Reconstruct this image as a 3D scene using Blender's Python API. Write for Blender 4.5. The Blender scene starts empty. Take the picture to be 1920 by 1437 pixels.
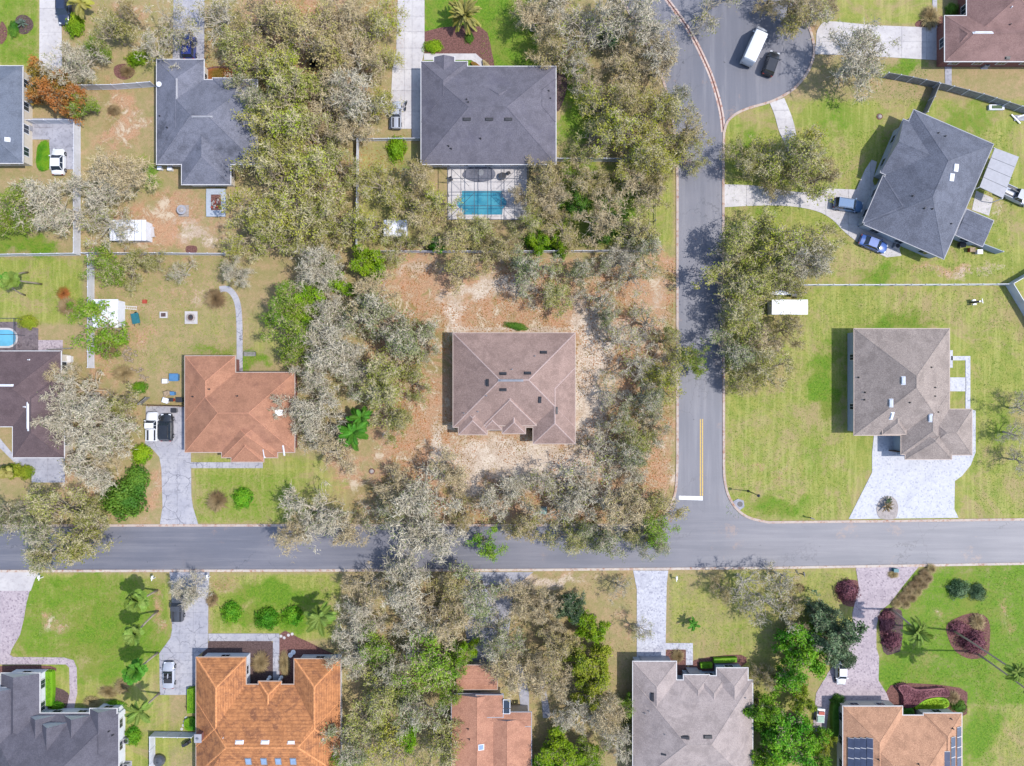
import bpy, bmesh, math, random
import numpy as np
from mathutils import Vector, Matrix
from mathutils import noise as mnoise

C = bpy.context.scene.collection
rad = math.radians
S, CAMH = 0.085, 109.0          # metres per photograph pixel on the ground, flying height

# ------------------------------------------------------------------ camera, sky, sun, exposure
cam = bpy.data.objects.new('camera', bpy.data.cameras.new('camera'))
C.objects.link(cam)
cam.location = (0, 0, CAMH)
cam.rotation_euler = (0, 0, 0)
cam.data.sensor_width = 36
cam.data.lens = 36 * CAMH / (1920 * S)
cam.data.clip_start = 1.0
cam.data.clip_end = 3000
bpy.context.scene.camera = cam

SUN_EL, SUN_AZ = rad(57), rad(97)            # azimuth measured clockwise from +Y (top of the photograph)
world = bpy.data.worlds.new('World')
bpy.context.scene.world = world
world.use_nodes = True
wn = world.node_tree
for n in list(wn.nodes):
    wn.nodes.remove(n)
sky = wn.nodes.new('ShaderNodeTexSky')
sky.sky_type = 'NISHITA'
sky.sun_disc = False
sky.sun_elevation = SUN_EL
sky.sun_rotation = SUN_AZ
bg = wn.nodes.new('ShaderNodeBackground')
bg.inputs['Strength'].default_value = 0.15
wo = wn.nodes.new('ShaderNodeOutputWorld')
wn.links.new(sky.outputs[0], bg.inputs['Color'])
wn.links.new(bg.outputs[0], wo.inputs['Surface'])
sl = bpy.data.lights.new('sun', 'SUN')
sl.energy = 2.6
sl.angle = rad(0.6)
sl.color = (1.0, 0.955, 0.90)
sun = bpy.data.objects.new('sun', sl)
C.objects.link(sun)
sdir = Vector((math.sin(SUN_AZ) * math.cos(SUN_EL), math.cos(SUN_AZ) * math.cos(SUN_EL), math.sin(SUN_EL)))
sun.rotation_euler = sdir.to_track_quat('Z', 'Y').to_euler()
sun.location = (60, 0, 80)
vs = bpy.context.scene.view_settings
vs.view_transform = 'Standard'
vs.look = 'None'
vs.exposure = 1.05
vs.gamma = 1.0
vs.use_curve_mapping = False

# ------------------------------------------------------------------ helpers
rnd = random.Random(11)

def P(x, y, z=0.0):
    k = S * (1 - z / CAMH)
    return ((x - 960) * k, (718.5 - y) * k)

def G(x, y, z=0.0, at=None):
    a, b = P(x, y, z)
    return Vector((a, b, z if at is None else at))

def link(o, parent=None):
    C.objects.link(o)
    if parent is not None:
        o.parent = parent
    return o

def obj(name, verts, faces, mats, parent=None, smooth=False, mi=None):
    me = bpy.data.meshes.new(name)
    me.from_pydata([tuple(v) for v in verts], [], faces)
    if not isinstance(mats, (list, tuple)):
        mats = [mats]
    for m in mats:
        me.materials.append(m)
    if mi is not None:
        me.polygons.foreach_set('material_index', mi)
    if smooth:
        me.polygons.foreach_set('use_smooth', [True] * len(me.polygons))
    me.update()
    return link(bpy.data.objects.new(name, me), parent)

def fastmesh(name, V, F, mats, mi=None, smooth=False):
    """V (n,3) array, F list of equal-size index arrays (each (m,k))"""
    me = bpy.data.meshes.new(name)
    V = np.asarray(V, dtype=np.float32)
    loops = np.concatenate([f.ravel() for f in F]).astype(np.int32)
    tot = np.concatenate([np.full(len(f), f.shape[1], np.int32) for f in F])
    start = np.concatenate([[0], np.cumsum(tot)[:-1]]).astype(np.int32)
    me.vertices.add(len(V)); me.vertices.foreach_set('co', V.ravel())
    me.loops.add(len(loops)); me.loops.foreach_set('vertex_index', loops)
    me.polygons.add(len(tot))
    me.polygons.foreach_set('loop_start', start)
    me.polygons.foreach_set('loop_total', tot)
    for m in mats:
        me.materials.append(m)
    if mi is not None:
        me.polygons.foreach_set('material_index', np.asarray(mi, np.int32))
    if smooth:
        me.polygons.foreach_set('use_smooth', np.ones(len(tot), bool))
    me.update(calc_edges=True)
    me.validate()
    return me

def thing(name, label, cat, loc=(0, 0, 0), rz=0.0, group=None):
    o = bpy.data.objects.new(name, None)
    o.empty_display_size = 0.5
    C.objects.link(o)
    o.location = loc
    o.rotation_euler = (0, 0, rz)
    return tag(o, label, cat, group)

def tag(o, label, cat, group=None):
    o['label'] = label
    o['category'] = cat
    if group:
        o['group'] = group
    return o

def struct(o):
    o['kind'] = 'structure'
    return o

class MB:
    """collects simple solids for ONE mesh object"""
    def __init__(s):
        s.v, s.f = [], []
    def add(s, v, f):
        n = len(s.v)
        s.v += [tuple(p) for p in v]
        s.f += [tuple(i + n for i in q) for q in f]
        return s
    def box(s, cx, cy, cz, sx, sy, sz, rz=0, ry=0, rx=0, taper=1.0):
        M = Matrix.Translation((cx, cy, cz)) @ Matrix.Rotation(rz, 4, 'Z') @ Matrix.Rotation(ry, 4, 'Y') @ Matrix.Rotation(rx, 4, 'X')
        v = []
        for z in (-.5, .5):
            t = taper if z > 0 else 1
            for x, y in ((-.5, -.5), (.5, -.5), (.5, .5), (-.5, .5)):
                v.append(M @ Vector((x * sx * t, y * sy * t, z * sz)))
        return s.add(v, [(3, 2, 1, 0), (4, 5, 6, 7), (0, 1, 5, 4), (1, 2, 6, 5), (2, 3, 7, 6), (3, 0, 4, 7)])
    def tube(s, pts, rs, n=6, cap=True):
        base = len(s.v)
        pts = [Vector(p) for p in pts]
        if not isinstance(rs, (list, tuple)):
            rs = [rs] * len(pts)
        for i, p in enumerate(pts):
            d = (pts[min(i + 1, len(pts) - 1)] - pts[max(i - 1, 0)])
            d = d.normalized() if d.length > 1e-6 else Vector((0, 0, 1))
            a = d.orthogonal().normalized(); b = d.cross(a)
            for k in range(n):
                t = 2 * math.pi * k / n
                s.v.append(tuple(p + (a * math.cos(t) + b * math.sin(t)) * rs[i]))
        for i in range(len(pts) - 1):
            for k in range(n):
                k2 = (k + 1) % n
                s.f.append((base + i * n + k, base + i * n + k2, base + (i + 1) * n + k2, base + (i + 1) * n + k))
        if cap:
            s.f.append(tuple(base + k for k in range(n))[::-1])
            s.f.append(tuple(base + (len(pts) - 1) * n + k for k in range(n)))
        return s
    def disc(s, cx, cy, z0, z1, r, n=16, r1=None):
        r1 = r if r1 is None else r1
        return s.tube([(cx, cy, z0), (cx, cy, z1)], [r, r1], n)
    def lathe(s, prof, cx=0, cy=0, n=14):
        base = len(s.v)
        for r, z in prof:
            for k in range(n):
                t = 2 * math.pi * k / n
                s.v.append((cx + r * math.cos(t), cy + r * math.sin(t), z))
        for i in range(len(prof) - 1):
            for k in range(n):
                k2 = (k + 1) % n
                s.f.append((base + i * n + k, base + i * n + k2, base + (i + 1) * n + k2, base + (i + 1) * n + k))
        s.f.append(tuple(base + k for k in range(n))[::-1])
        s.f.append(tuple(base + (len(prof) - 1) * n + k for k in range(n)))
        return s
    def prism(s, pts, z0, z1):
        n = len(pts)
        ar = sum(pts[i][0] * pts[(i + 1) % n][1] - pts[(i + 1) % n][0] * pts[i][1] for i in range(n))
        if ar < 0:
            pts = pts[::-1]
        v = [(p[0], p[1], z0) for p in pts] + [(p[0], p[1], z1) for p in pts]
        f = [tuple(range(n))[::-1], tuple(range(n, 2 * n))]
        f += [(i, (i + 1) % n, n + (i + 1) % n, n + i) for i in range(n)]
        return s.add(v, f)
    def build(s, name, mat, parent=None, smooth=False):
        return obj(name, s.v, s.f, mat, parent, smooth)

def smooth_line(pts, n=6, closed=False):
    """Catmull-Rom through pixel points"""
    out = []
    m = len(pts)
    rng = range(m) if closed else range(m - 1)
    for i in rng:
        if closed:
            p0, p1, p2, p3 = (Vector(pts[(i + k) % m]) for k in (-1, 0, 1, 2))
        else:
            p0, p1, p2, p3 = Vector(pts[max(i - 1, 0)]), Vector(pts[i]), Vector(pts[i + 1]), Vector(pts[min(i + 2, m - 1)])
        for k in range(n):
            t = k / n
            q = 0.5 * ((2 * p1) + (-p0 + p2) * t + (2 * p0 - 5 * p1 + 4 * p2 - p3) * t * t + (-p0 + 3 * p1 - 3 * p2 + p3) * t ** 3)
            out.append(tuple(q))
    if not closed:
        out.append(tuple(pts[-1]))
    return out

def sheet(name, px, z, mat, parent=None, z0=0.0, sm=0):
    if sm:
        px = smooth_line(px, sm, True)
    return MB().prism([P(*p) for p in px], z0 - 0.02, z).build(name, mat, parent)

def ribbon(name, pts, w, z0, z1, mat, parent=None, closed=False):
    """a low box following a metre polyline"""
    pts = [Vector(p[:2]) for p in pts]
    L, Rr = [], []
    n = len(pts)
    for i, p in enumerate(pts):
        a = pts[(i - 1) % n] if (closed or i > 0) else p
        b = pts[(i + 1) % n] if (closed or i < n - 1) else p
        d = (b - a).normalized()
        q = Vector((-d.y, d.x)) * w / 2
        L.append(p + q); Rr.append(p - q)
    v, f = [], []
    for i in range(n):
        v += [(L[i].x, L[i].y, z0), (L[i].x, L[i].y, z1), (Rr[i].x, Rr[i].y, z1), (Rr[i].x, Rr[i].y, z0)]
    for i in range(n if closed else n - 1):
        a, b = 4 * i, 4 * ((i + 1) % n)
        for k in range(4):
            k2 = (k + 1) % 4
            f.append((a + k, b + k, b + k2, a + k2))
    if not closed:
        f += [(0, 1, 2, 3), (4 * n - 1, 4 * n - 2, 4 * n - 3, 4 * n - 4)]
    return obj(name, v, f, mat, parent)

# ------------------------------------------------------------------ materials
def srgb(r, g, b):
    """base colour given as the 0-255 value the eye sees"""
    f = lambda c: (c / 255 / 12.92) if c / 255 <= 0.04045 else ((c / 255 + 0.055) / 1.055) ** 2.4
    return (f(r), f(g), f(b), 1)

class NT:
    def __init__(s, name):
        s.m = bpy.data.materials.new(name)
        s.m.use_nodes = True
        s.t = s.m.node_tree
        s.b = s.t.nodes['Principled BSDF']
        s.g = s.t.nodes.new('ShaderNodeNewGeometry')
        s.pos = s.g.outputs['Position']
    def n(s, typ, **kw):
        nd = s.t.nodes.new(typ)
        for k, v in kw.items():
            setattr(nd, k, v)
        return nd
    def l(s, a, b):
        s.t.links.new(a, b)
    def noise(s, scale, detail=3, rough=0.55, vec=None, stretch=None, dist=0.0):
        nd = s.n('ShaderNodeTexNoise')
        nd.inputs['Scale'].default_value = scale
        nd.inputs['Detail'].default_value = detail
        nd.inputs['Roughness'].default_value = rough
        nd.inputs['Distortion'].default_value = dist
        v = vec or s.pos
        if stretch:
            mp = s.n('ShaderNodeMapping')
            mp.inputs['Scale'].default_value = stretch
            s.l(v, mp.inputs['Vector']); v = mp.outputs[0]
        s.l(v, nd.inputs['Vector'])
        return nd.outputs['Fac']
    def ramp(s, fac, a, b, lo=0.0, hi=1.0):
        nd = s.n('ShaderNodeMapRange')
        nd.interpolation_type = 'SMOOTHSTEP'
        nd.inputs['From Min'].default_value = a
        nd.inputs['From Max'].default_value = b
        nd.inputs['To Min'].default_value = lo
        nd.inputs['To Max'].default_value = hi
        s.l(fac, nd.inputs['Value'])
        return nd.outputs[0]
    def mix(s, fac, a, b, mode='MIX'):
        nd = s.n('ShaderNodeMix', data_type='RGBA', blend_type=mode)
        for sock, v in ((nd.inputs[0], fac), (nd.inputs[6], a), (nd.inputs[7], b)):
            if isinstance(v, (int, float)):
                sock.default_value = v
            elif isinstance(v, tuple):
                sock.default_value = v
            else:
                s.l(v, sock)
        return nd.outputs[2]
    def math(s, op, a, b=0.0, clamp=False):
        nd = s.n('ShaderNodeMath', operation=op, use_clamp=clamp)
        for sock, v in ((nd.inputs[0], a), (nd.inputs[1], b)):
            if isinstance(v, (int, float)):
                sock.default_value = v
            else:
                s.l(v, sock)
        return nd.outputs[0]
    def bump(s, h, strength=0.3, dist=0.05):
        nd = s.n('ShaderNodeBump')
        nd.inputs['Strength'].default_value = strength
        nd.inputs['Distance'].default_value = dist
        s.l(h, nd.inputs['Height'])
        s.l(nd.outputs[0], s.b.inputs['Normal'])
    def done(s, col, rough=0.8, spec=0.3, metal=0.0):
        if isinstance(col, tuple):
            s.b.inputs['Base Color'].default_value = col
        else:
            s.l(col, s.b.inputs['Base Color'])
        s.b.inputs['Roughness'].default_value = rough
        s.b.inputs['Specular IOR Level'].default_value = spec
        s.b.inputs['Metallic'].default_value = metal
        return s.m

def m_plain(name, c, rough=0.6, spec=0.4, metal=0.0, var=0.15, scale=2.0):
    t = NT(name)
    d = tuple(x * (1 - var) for x in c[:3]) + (1,)
    col = t.mix(t.ramp(t.noise(scale, 4), 0.35, 0.65), c, d)
    return t.done(col, rough, spec, metal)

def m_leaf(name, c1, c2, c3, trans=0.25, clump=0.35):
    """leaves: each leaf its own tint, clumps of lighter and darker growth"""
    t = NT(name)
    isl = t.g.outputs['Random Per Island']
    col = t.mix(isl, c1, c2)
    col = t.mix(t.ramp(t.noise(clump, 3), 0.42, 0.66), col, c3)
    oi = t.n('ShaderNodeObjectInfo')
    hs = t.n('ShaderNodeHueSaturation')
    t.l(t.ramp(oi.outputs['Random'], 0, 1, 0.49, 0.51), hs.inputs['Hue'])
    t.l(t.ramp(oi.outputs['Random'], 0, 1, 0.85, 1.12), hs.inputs['Value'])
    t.l(col, hs.inputs['Color'])
    col = hs.outputs[0]
    t.done(col, 0.65, 0.25)
    out = t.t.nodes['Material Output']
    tr = t.n('ShaderNodeBsdfTranslucent')
    t.l(col, tr.inputs['Color'])
    mx = t.n('ShaderNodeMixShader')
    mx.inputs[0].default_value = trans
    t.l(t.b.outputs[0], mx.inputs[1]); t.l(tr.outputs[0], mx.inputs[2])
    t.l(mx.outputs[0], out.inputs['Surface'])
    return t.m

def m_bark(name, c1, c2):
    t = NT(name)
    isl = t.g.outputs['Random Per Island']
    col = t.mix(t.math('ADD', t.math('MULTIPLY', isl, 0.6), t.math('MULTIPLY', t.noise(1.5, 3), 0.4)), c1, c2)
    return t.done(col, 0.85, 0.15)

def m_shingle(name, c1, c2, stain=None, samt=0.0, course=0.055, speck=0.5, stain_scale=0.22):
    t = NT(name)
    base = t.mix(t.ramp(t.noise(6.5, 2, 0.7), 0.35, 0.65), c1, c2)
    dark = tuple(x * 0.62 for x in c1[:3]) + (1,)
    lite = tuple(min(1, x * 1.45) for x in c2[:3]) + (1,)
    base = t.mix(t.math('MULTIPLY', t.ramp(t.noise(10, 2, 0.8), 0.54, 0.68), speck), base, lite)
    base = t.mix(t.math('MULTIPLY', t.ramp(t.noise(8, 2, 0.8, stretch=(1, 1, 1.7)), 0.56, 0.7), speck * .8), base, dark)
    base = t.mix(t.math('MULTIPLY', t.ramp(t.noise(0.5, 6, .7), 0.45, 0.62), 0.38), base, dark)
    base = t.mix(t.math('MULTIPLY', t.ramp(t.noise(0.22, 6, .75, dist=.8), 0.5, 0.62), 0.22), base, lite)
    # courses run level: lines of equal height on every slope
    sp = t.n('ShaderNodeSeparateXYZ'); t.l(t.pos, sp.inputs[0])
    fr = t.math('FRACT', t.math('DIVIDE', sp.outputs['Z'], course))
    base = t.mix(t.math('MULTIPLY', t.ramp(fr, 0.0, 0.3, 0.35, 0.0), speck), base, dark)
    if stain is not None:
        f = t.ramp(t.noise(stain_scale, 8, 0.78), 0.5, 0.66)
        base = t.mix(t.math('MULTIPLY', f, samt), base, stain)
    t.bump(t.math('ADD', fr, t.noise(30, 2)), 0.35, 0.012)
    return t.done(base, 0.85, 0.25)

M = {}
# bare wood and twigs
M['bark'] = m_bark('bark', srgb(106, 96, 82), srgb(154, 142, 122))
M['bark_pale'] = m_bark('bark_pale', srgb(136, 127, 112), srgb(182, 172, 154))
M['twig'] = m_bark('twig', srgb(138, 129, 96), srgb(194, 184, 146))
M['twig_grey'] = m_bark('twig_grey', srgb(138, 131, 113), srgb(196, 187, 166))
M['twig_tan'] = m_bark('twig_tan', srgb(142, 127, 98), srgb(194, 178, 144))
M['palm_trunk'] = m_bark('palm_trunk', srgb(130, 118, 104), srgb(165, 152, 138))
# foliage
M['oak_olive'] = m_leaf('oak_olive', srgb(116, 118, 52), srgb(154, 151, 80), srgb(122, 130, 44))
M['oak_yellow'] = m_leaf('oak_yellow', srgb(138, 138, 46), srgb(170, 166, 76), srgb(138, 150, 36))
M['oak_grey'] = m_leaf('oak_grey', srgb(106, 114, 70), srgb(144, 146, 104), srgb(102, 114, 60))
M['oak_tan'] = m_leaf('oak_tan', srgb(138, 126, 76), srgb(166, 154, 102), srgb(134, 132, 62))
M['leaf_lime'] = m_leaf('leaf_lime', srgb(116, 150, 18), srgb(148, 176, 30), srgb(102, 144, 16))
M['leaf_spring'] = m_leaf('leaf_spring', srgb(100, 128, 32), srgb(138, 156, 50), srgb(92, 130, 22))
M['leaf_bright'] = m_leaf('leaf_bright', srgb(84, 138, 22), srgb(126, 160, 34), srgb(66, 124, 18))
M['leaf_green'] = m_leaf('leaf_green', srgb(74, 120, 34), srgb(106, 142, 46), srgb(60, 110, 30))
M['leaf_dark'] = m_leaf('leaf_dark', srgb(76, 98, 66), srgb(116, 134, 98), srgb(62, 86, 54))
M['leaf_rust'] = m_leaf('leaf_rust', srgb(142, 86, 42), srgb(168, 108, 58), srgb(118, 100, 38))
M['leaf_plum'] = m_leaf('leaf_plum', srgb(116, 68, 76), srgb(144, 96, 102), srgb(104, 60, 68))
M['leaf_magnolia'] = m_leaf('leaf_magnolia', srgb(118, 130, 26), srgb(152, 156, 48), srgb(104, 124, 22))
M['leaf_straw'] = m_leaf('leaf_straw', srgb(138, 120, 82), srgb(164, 146, 108), srgb(124, 104, 72))
M['palm_green'] = m_leaf('palm_green', srgb(96, 124, 50), srgb(130, 150, 70), srgb(104, 128, 44))
M['palm_deep'] = m_leaf('palm_deep', srgb(58, 116, 34), srgb(96, 146, 46), srgb(70, 118, 28))
M['palm_gold'] = m_leaf('palm_gold', srgb(140, 138, 72), srgb(170, 162, 100), srgb(150, 146, 62))
M['agave'] = m_leaf('agave', srgb(88, 108, 108), srgb(118, 134, 128), srgb(100, 116, 100))

# asphalt
t = NT('asphalt')
c = t.mix(t.ramp(t.noise(0.07, 4), 0.35, 0.65), srgb(92, 93, 102), srgb(104, 103, 110))
spx = t.n('ShaderNodeSeparateXYZ'); t.l(t.pos, spx.inputs[0])
side = t.ramp(spx.outputs['Y'], -22, -18)
trk = t.mix(side, t.noise(0.9, 5, 0.65, stretch=(0.05, 1, 1)), t.noise(0.9, 5, 0.65, stretch=(1, 0.05, 1)))
c = t.mix(t.math('MULTIPLY', t.ramp(trk, 0.5, 0.62), 0.45), c, srgb(116, 115, 120))
c = t.mix(t.math('MULTIPLY', t.ramp(trk, 0.5, 0.38), 0.35), c, srgb(78, 80, 90))
c = t.mix(t.math('MULTIPLY', t.ramp(t.noise(14, 2, 0.8), 0.4, 0.75), 0.4), c, srgb(70, 71, 78))
c = t.mix(t.math('MULTIPLY', t.ramp(t.noise(0.16, 7, 0.8), 0.58, 0.66), 0.45), c, srgb(136, 112, 98))
c = t.mix(t.math('MULTIPLY', t.ramp(t.noise(0.75, 3, 0.6), 0.71, 0.76), 0.8), c, srgb(42, 43, 48))
vd = t.n('ShaderNodeTexVoronoi', feature='DISTANCE_TO_EDGE'); vd.inputs['Scale'].default_value = 0.16
nz = t.n('ShaderNodeTexNoise'); nz.inputs['Scale'].default_value = 1.2; t.l(t.pos, nz.inputs['Vector'])
va = t.n('ShaderNodeVectorMath', operation='ADD'); t.l(t.pos, va.inputs[0])
vm = t.n('ShaderNodeVectorMath', operation='SCALE'); t.l(nz.outputs['Color'], vm.inputs[0]); vm.inputs['Scale'].default_value = 1.6
t.l(vm.outputs[0], va.inputs[1]); t.l(va.outputs[0], vd.inputs['Vector'])
crk = t.math('MULTIPLY', t.ramp(vd.outputs['Distance'], 0.012, 0.0), t.ramp(t.noise(0.06, 2), 0.5, 0.6))
c = t.mix(t.math('MULTIPLY', crk, 0.55), c, srgb(58, 59, 66))
t.bump(t.noise(22, 3), 0.25, 0.01)
M['asphalt'] = t.done(c, 0.55, 0.5)
# concrete
def m_concrete(name, c1, c2, dirt, amt=0.4, rough=0.75, crack=0.0):
    t = NT(name)
    c = t.mix(t.ramp(t.noise(0.35, 5), 0.35, 0.65), c1, c2)
    c = t.mix(t.math('MULTIPLY', t.ramp(t.noise(1.6, 6, 0.75), 0.47, 0.68), amt), c, dirt)
    oi = t.n('ShaderNodeObjectInfo')
    c = t.mix(t.math('MULTIPLY', oi.outputs['Random'], 0.22), c, dirt)
    if crack:
        nz = t.n('ShaderNodeTexNoise'); nz.inputs['Scale'].default_value = 1.0; t.l(t.pos, nz.inputs['Vector'])
        va = t.n('ShaderNodeVectorMath', operation='ADD'); t.l(t.pos, va.inputs[0]); t.l(nz.outputs['Color'], va.inputs[1])
        vd = t.n('ShaderNodeTexVoronoi', feature='DISTANCE_TO_EDGE'); vd.inputs['Scale'].default_value = 0.42; t.l(va.outputs[0], vd.inputs['Vector'])
        ck = t.math('MULTIPLY', t.ramp(vd.outputs['Distance'], 0.03, 0.0), t.ramp(t.noise(0.15, 2), 0.45, 0.55))
        c = t.mix(t.math('MULTIPLY', ck, crack), c, srgb(84, 84, 94))
    t.bump(t.noise(9, 4), 0.2, 0.01)
    return t.done(c, rough, 0.3)
M['concrete'] = m_concrete('concrete', srgb(144, 143, 150), srgb(158, 156, 160), srgb(108, 108, 116), .6, crack=.8)
M['concrete_grey'] = m_concrete('concrete_grey', srgb(136, 136, 144), srgb(152, 152, 160), srgb(96, 96, 106), 0.6)
M['concrete_pale'] = m_concrete('concrete_pale', srgb(166, 162, 162), srgb(178, 174, 172), srgb(134, 128, 128), 0.5)
M['kerb'] = m_concrete('kerb', srgb(160, 150, 144), srgb(172, 162, 152), srgb(134, 90, 66), 0.9)
M['gutter'] = m_concrete('gutter', srgb(170, 158, 152), srgb(182, 172, 164), srgb(140, 88, 66), 1.0)
# pavers
def m_paver(name, c1, c2, c3, scale=4.5):
    t = NT(name)
    v = t.n('ShaderNodeTexVoronoi')
    v.inputs['Scale'].default_value = scale
    t.l(t.pos, v.inputs['Vector'])
    sp = t.n('ShaderNodeSeparateColor'); t.l(v.outputs['Color'], sp.inputs[0])
    c = t.mix(sp.outputs[0], c1, c2)
    c = t.mix(t.math('MULTIPLY', t.ramp(sp.outputs[1], 0.78, 0.95), 0.8), c, c3)
    c = t.mix(t.math('MULTIPLY', t.ramp(t.noise(0.4, 5), 0.45, 0.7), 0.3), c, c3)
    t.bump(v.outputs['Distance'], 0.3, 0.01)
    return t.done(c, 0.75, 0.3)
M['paver_white'] = m_paver('paver_white', srgb(162, 162, 168), srgb(174, 174, 178), srgb(140, 142, 150))
M['paver_grey'] = m_paver('paver_grey', srgb(150, 150, 158), srgb(172, 172, 178), srgb(126, 126, 138))
M['paver_pink'] = m_paver('paver_pink', srgb(142, 131, 136), srgb(160, 148, 151), srgb(118, 106, 114))
M['paver_brown'] = m_paver('paver_brown', srgb(90, 80, 84), srgb(108, 98, 100), srgb(70, 62, 66), 3)
# ground
t = NT('ground')
at = t.n('ShaderNodeAttribute', attribute_name='soil')
sp = t.n('ShaderNodeSeparateColor'); t.l(at.outputs['Color'], sp.inputs[0])
n1, n2, n3 = t.noise(0.55, 6, 0.7), t.noise(2.6, 4, 0.75), t.noise(9, 3, 0.8)
base = t.mix(t.ramp(n1, 0.35, 0.65), srgb(122, 116, 74), srgb(146, 124, 94))
base = t.mix(t.math('MULTIPLY', t.ramp(n2, 0.42, 0.7), 0.6), base, srgb(110, 108, 58))
base = t.mix(t.math('MULTIPLY', t.ramp(n3, 0.45, 0.7), 0.55), base, srgb(164, 146, 114))
def edge(mask, nz, w=0.5):
    # a mask whose border is broken up by noise
    v = t.math('ADD', mask, t.math('MULTIPLY', t.math('SUBTRACT', nz, 0.5), w * 2))
    return t.ramp(v, 0.3, 0.72)
mixn = t.math('ADD', t.math('MULTIPLY', n1, 0.5), t.math('ADD', t.math('MULTIPLY', n2, 0.3), t.math('MULTIPLY', n3, 0.2)))
nb = t.noise(0.13, 8, 0.8, dist=0.6)
nv0 = t.noise(4, 4, 0.85)
green = t.mix(t.ramp(n1, 0.35, 0.68), srgb(104, 118, 40), srgb(134, 132, 64))
green = t.mix(t.math('MULTIPLY', t.ramp(n2, 0.45, 0.7), 0.7), green, srgb(82, 106, 26))
green = t.mix(t.math('MULTIPLY', t.ramp(n3, 0.42, 0.7), 0.5), green, srgb(152, 146, 96))
green = t.mix(t.math('MULTIPLY', t.ramp(nb, 0.46, 0.62), 0.85), green, srgb(142, 124, 90))
mow = t.noise(1.6, 3, 0.6, stretch=(1, 0.07, 1))
green = t.mix(t.math('MULTIPLY', t.ramp(mow, 0.48, 0.62), 0.35), green, srgb(156, 152, 92))
green = t.mix(t.math('MULTIPLY', t.ramp(nv0, 0.5, 0.64), 0.4), green, srgb(88, 104, 34))
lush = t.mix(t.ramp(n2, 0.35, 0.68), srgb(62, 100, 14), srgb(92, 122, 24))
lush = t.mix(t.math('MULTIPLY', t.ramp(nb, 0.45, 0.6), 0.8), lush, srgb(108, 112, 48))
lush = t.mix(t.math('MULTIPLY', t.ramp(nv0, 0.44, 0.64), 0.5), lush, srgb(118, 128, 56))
nl = t.noise(0.35, 7, 0.8, dist=0.8)
nv = t.noise(5, 4, 0.85)
orange = t.mix(t.ramp(nl, 0.38, 0.62), srgb(154, 116, 88), srgb(138, 114, 86))
orange = t.mix(t.math('MULTIPLY', t.ramp(nv, 0.46, 0.62), 0.6), orange, srgb(178, 152, 126))
orange = t.mix(t.math('MULTIPLY', t.ramp(n2, 0.52, 0.66), 0.6), orange, srgb(108, 80, 62))
orange = t.mix(t.math('MULTIPLY', t.ramp(nb, 0.52, 0.6), 0.8), orange, srgb(116, 108, 64))
orange = t.mix(t.math('MULTIPLY', t.ramp(nl, 0.53, 0.62), 0.75), orange, srgb(180, 166, 146))
sand = t.mix(t.ramp(nl, 0.35, 0.65), srgb(188, 176, 160), srgb(158, 140, 122))
sand = t.mix(t.math('MULTIPLY', t.ramp(nv, 0.5, 0.62), 0.75), sand, srgb(108, 84, 66))
c = t.mix(edge(sp.outputs[0], mixn, 0.9), base, green)
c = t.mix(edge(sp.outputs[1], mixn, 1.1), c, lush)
c = t.mix(edge(sp.outputs[2], mixn, 1.3), c, orange)
c = t.mix(edge(at.outputs['Alpha'], mixn, 1.4), c, sand)
t.bump(t.math('ADD', n3, n2), 0.6, 0.06)
M['ground'] = t.done(c, 0.8, 0.18)
M['mulch'] = m_plain('mulch', srgb(112, 80, 74), 0.9, 0.1, var=0.45, scale=5)
M['mulch_dark'] = m_plain('mulch_dark', srgb(90, 74, 72), 0.9, 0.1, var=0.45, scale=5)
# roofs
M['roof_slate'] = m_shingle('roof_slate', srgb(74, 77, 88), srgb(94, 97, 108), speck=0.7)
M['roof_charcoal'] = m_shingle('roof_charcoal', srgb(88, 90, 100), srgb(106, 107, 118), srgb(56, 58, 66), 0.75, stain_scale=.12)
M['roof_mauve'] = m_shingle('roof_mauve', srgb(83, 81, 89), srgb(97, 94, 102), srgb(70, 68, 82), 0.35)
M['roof_dim'] = m_shingle('roof_dim', srgb(72, 70, 79), srgb(86, 84, 92), speck=0.35)
M['roof_brown'] = m_shingle('roof_brown', srgb(118, 98, 91), srgb(138, 117, 108), speck=0.8)
M['roof_taupe'] = m_shingle('roof_taupe', srgb(116, 105, 100), srgb(140, 129, 122), speck=0.75)
M['roof_grey'] = m_shingle('roof_grey', srgb(130, 119, 116), srgb(147, 136, 132), srgb(110, 102, 104), 0.3)
M['roof_brick'] = m_shingle('roof_brick', srgb(134, 94, 74), srgb(150, 109, 86), srgb(106, 72, 64), 0.35)
M['roof_salmon'] = m_shingle('roof_salmon', srgb(142, 106, 84), srgb(166, 128, 102), speck=0.85)
M['roof_clay'] = m_shingle('roof_clay', srgb(140, 98, 80), srgb(160, 118, 96), speck=0.7)
M['roof_plum'] = m_shingle('roof_plum', srgb(78, 64, 66), srgb(92, 78, 79), srgb(66, 54, 58), 0.4)
M['roof_steel'] = m_shingle('roof_steel', srgb(84, 90, 102), srgb(98, 104, 116), speck=0.4)
M['roof_rosy'] = m_shingle('roof_rosy', srgb(108, 84, 80), srgb(124, 99, 94), speck=0.5)
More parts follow.
